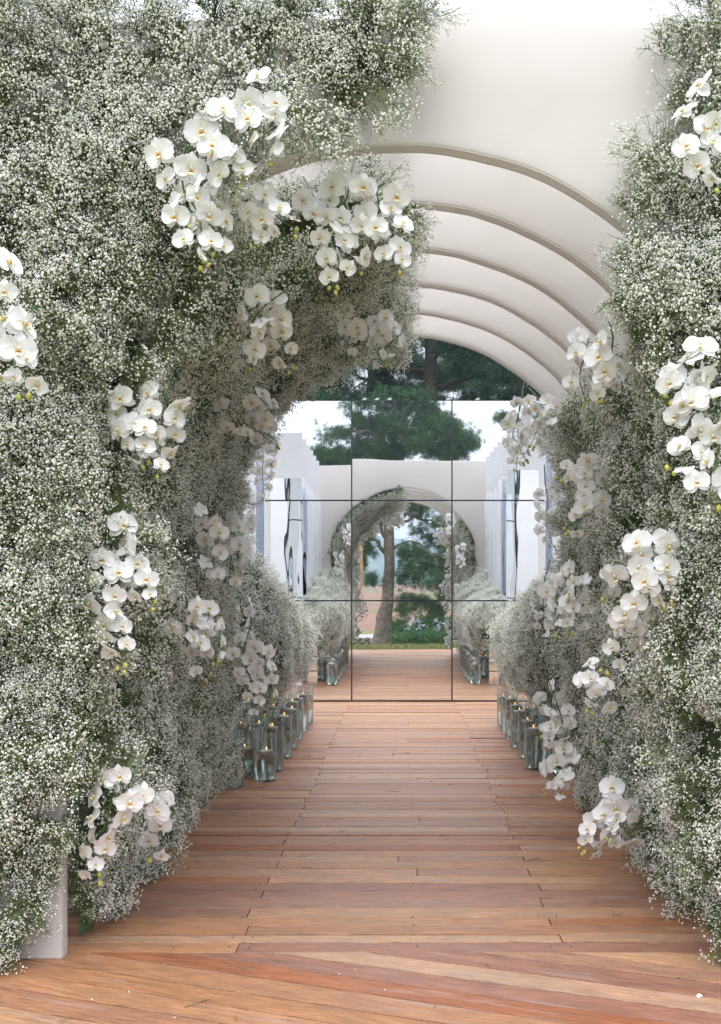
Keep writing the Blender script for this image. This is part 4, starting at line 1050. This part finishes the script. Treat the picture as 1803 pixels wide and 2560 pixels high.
back_tree(.50, 20.5, 11, .20, 'dark pine behind the mirrors with its trunk in plain view', 30, 3.0)
back_tree(-2.3, 22.0, 10, .18, 'dark pine behind the mirrors, left of the bare trunk', 28, 3.0)
back_tree(-4.6, 20.0, 9, .2, 'dark pine hidden behind the left garlands beyond the mirrors', 24, 2.8)
back_tree(2.6, 24.5, 9.2, .17, 'green pine behind the mirrors, right of the bare trunk', 24, 2.6, dens=.8)
back_tree(4.6, 21.0, 8.5, .17, 'pine rising behind the right shoulder of the farthest arch', 24, 2.6)
back_tree(-.8, 27.0, 10.5, .2, 'pine deep in the grove between two nearer pines', 26, 3.4)
back_tree(1.6, 30.0, 8.0, .2, 'farthest pine deep in the grove on the right', 26, 3.4, dens=.8)
back_tree(-5.5, 30.0, 12, .2, 'farthest pine deep in the grove on the left', 26, 3.8)
# a neighbour reaching in at the upper right of the mirrors
back_tree(6.2, -9.5, 11.5, .22, 'pine reflected at the upper right of the mirrors, only branch tips showing', 22, 3.4, NEEDLE, .5, .8, PT)
# small shrubs, strap-leaved bed, stone wall, poles: seen in the mirrors
def shrub(x, y, rx, h, label, ng=None, m=LEAF, n=420, cat='shrub'):
    root = empty('shrub', (x, y, gz(x, y))); tag(root, label, cat, 'plants beyond the lawn'); mb = MB()
    for i in range(7):
        a = rnd.uniform(0, 6.28); mb.tube([(0, 0, 0), (math.cos(a)*rx*.35, math.sin(a)*rx*.3, h*.5), (math.cos(a)*rx*.6, math.sin(a)*rx*.5, h*.8)], [.02, .014, .006], 5)
    mobj('stems', mb.mesh('stems', BARKD), root)
    cl = [((rnd.uniform(-.55, .55)*rx, rnd.uniform(-.4, .4)*rx, h*rnd.uniform(.3, .7)), rx*.42, h*.3, 1) for _ in range(7)]
    crown('foliage', ng or LT, cl, root, (0, 0, 0), n/7, 1.5, (m,))
for (x, y, rx, h, lb) in [(-.1, -16.5, .7, .75, 'low dark shrub just right of the reflected pine trunk'), (1.2, -17, .9, .85, 'rounded dark shrub in the reflected garden, middle of the row'), (2.9, -17, .95, .9, 'dark shrub at the right end of the reflected row'),
                         (-2.2, -14.5, .6, .9, 'light green bush left of the reflected pine trunk'), (4.6, -16, 1.0, 1.0, 'large shrub reflected beside the right garland'), (-4.2, -16, 1.0, 1.1, 'large bush reflected behind the left pole')]:
    shrub(x, y, rx, h, lb)
def strap(x, y, rx, h, label):
    root = empty('strap_leaf_clump', (x, y, gz(x, y))); tag(root, label, 'plant', 'plants beyond the lawn')
    P_, R_, S_, I_ = [], [], [], []
    for i in range(90): P_.append((rnd.uniform(-rx, rx), rnd.uniform(-.35, .35), 0)); R_.append(dir_euler((rnd.gauss(0, .25), rnd.gauss(0, .25), 1), rnd.uniform(0, 6))); S_.append(h/.34*rnd.uniform(.7, 1.2)); I_.append(rnd.randrange(3))
    o = scatter('leaves', ST, P_, R_, S_, I_, root, (LEAF2,)); o['kind'] = 'stuff'
    fl = MB(); ic = [Vector(v) for v in ICO_V]
    for i in range(5):
        x1, y1 = rnd.uniform(-rx, rx)*.8, rnd.uniform(-.2, .2); hh = h*rnd.uniform(1.2, 1.6); fl.tube([(x1, y1, 0), (x1, y1, hh)], .006, 4, 1)
        for j in range(9): c = Vector((x1+rnd.gauss(0, .04), y1+rnd.gauss(0, .04), hh+rnd.gauss(0, .035))); fl.add([c+v*.022 for v in ic], ICO_F, 0)
    mobj('flower_heads', fl.mesh('flower_heads', [plain('pale_lilac_flower', (.62, .58, .74), .6, var=.1), LEAF2]), root)
strap(.55, -9.3, .9, .42, 'strap-leaved plants edging the lawn right of the reflected pine'); strap(2.0, -9.6, .9, .45, 'strap-leaved clump with lilac heads farther right in the reflection')
strap(.6, -14.0, .8, .5, 'pale lilac flowers before the dark shrubs in the reflection'); strap(-2.6, -8.6, .5, .3, 'small green clump at the foot of the reflected stone wall')
sw = empty('dry_stone_wall', (-1.8, -7.6, gz(0, -7.6))); tag(sw, 'low dry stone wall left of the reflected pine trunk', 'wall')
stones = []
for i in range(3):
    mb = MB(); r = random.Random(i); vs = [Vector(v) for v in ICO_V]
    mb.add([Vector((v.x*.14*r.uniform(.8, 1.2), v.y*.11*r.uniform(.85, 1.1), v.z*.07*r.uniform(.8, 1.2))) for v in vs], ICO_F, 0); stones.append(mb.mesh('stone', STONE))
for i in range(26):
    o = mobj('stone', stones[i % 3], sw); row = i // 9; o.location = (-.95+(i % 9)*.235+(.1 if row % 2 else 0), rnd.uniform(-.05, .05), .05+row*.105); o.rotation_euler = (rnd.uniform(-.2, .2), rnd.uniform(-.2, .2), rnd.uniform(-.5, .5))
def pole(pts, r, label):
    root_p = Vector(pts[0]); mb = MB(); mb.tube([Vector(p)-root_p for p in pts], r, 9); o = mobj('wooden_pole', mb.mesh('pole', POLE), None, root_p); tag(o, label, 'pole', 'raw wooden poles')
K = .0129  # sight-line scale at the poles
pole([(-1.52, -5.6, gz(0, -5.6)), (-1.42, -5.6, .6), (-1.2, -5.6, 1.5), (-1.22, -5.6, 2.62)], .055, 'raw wooden pole rising left of the reflected pine, fully visible')
pole([(-1.95, -5.9, gz(0, -5.9)), (-1.85, -5.9, .8), (-1.72, -5.9, 2.66)], .05, 'raw wooden pole partly behind the left garland in the reflection')
# lawn blades between deck and pine
P_, R_, S_, I_ = [], [], [], []
for i in range(9000):
    x = rnd.uniform(-4, 4); yy = 2.5-10.0*rnd.random()**1.3
    if abs(x) > 2.3 and rnd.random() < .5: continue
    P_.append((x, yy, gz(x, yy))); R_.append(dir_euler((rnd.gauss(0, .2), rnd.gauss(0, .2), 1), rnd.uniform(0, 6))); S_.append(rnd.uniform(.6, 1.3)); I_.append(rnd.randrange(3))
o = scatter('lawn_blades', GT, P_, R_, S_, I_, None, (GRASSM,)); tag(o, 'short mown grass beyond the front end of the deck', 'grass', kind='stuff')

# ------------------------------------------------------------------ litter on the deck: cut stems, a few fallen florets and a petal
lit = MB()
for i in range(46):
    x, yy = rnd.uniform(-1.15, 1.2), 3.5+6.5*rnd.random()**1.4; a = rnd.uniform(0, 3.14); L_ = rnd.uniform(.012, .045); c = Vector((x, yy, .0035)); d = Vector((math.cos(a), math.sin(a), .02))*L_
    lit.tube([c-d, c+Vector((0, 0, .002)), c+d], .0013, 4, 1)
    if rnd.random() < .3: lit.tube([c, c+Vector((-d.y, d.x, .003))*.7], .0010, 4, 1)
for i in range(30):
    x, yy = rnd.uniform(-1.2, 1.2), 3.5+8*rnd.random()**1.5; s = rnd.uniform(.0022, .0042); lit.add([Vector(v)*s+Vector((x, yy, .003)) for v in ICO_V], ICO_F, 0, True)
o = mobj('fallen_clippings', lit.mesh('clippings', [FLORET, GSTEM]), None, (0, 0, 0)); tag(o, 'fallen florets and green clippings scattered on the boards', 'clippings', kind='stuff')
o = mobj('fallen_petal', PET[1], None, (1.02, 3.80, .004)); o.scale = (.45, .45, .45); o.rotation_euler = (.1, 0, 1.9); tag(o, 'single fallen white petal near the bottom right corner', 'petal')

# ------------------------------------------------------------------ air
hz = MB(); hz.box(-705, 705, -705, 705, -2.6, 46)
hm = bpy.data.materials.new('thin_haze'); hm.use_nodes = True; nt = hm.node_tree; nt.nodes.clear()
pv = nt.nodes.new('ShaderNodeVolumePrincipled'); pv.inputs['Color'].default_value = (.60, .77, 1, 1); pv.inputs['Density'].default_value = 1.5e-3; pv.inputs['Anisotropy'].default_value = .2
oo = nt.nodes.new('ShaderNodeOutputMaterial'); nt.links.new(pv.outputs[0], oo.inputs['Volume'])
o = mobj('haze', hz.mesh('haze', hm)); tag(o, kind='stuff')
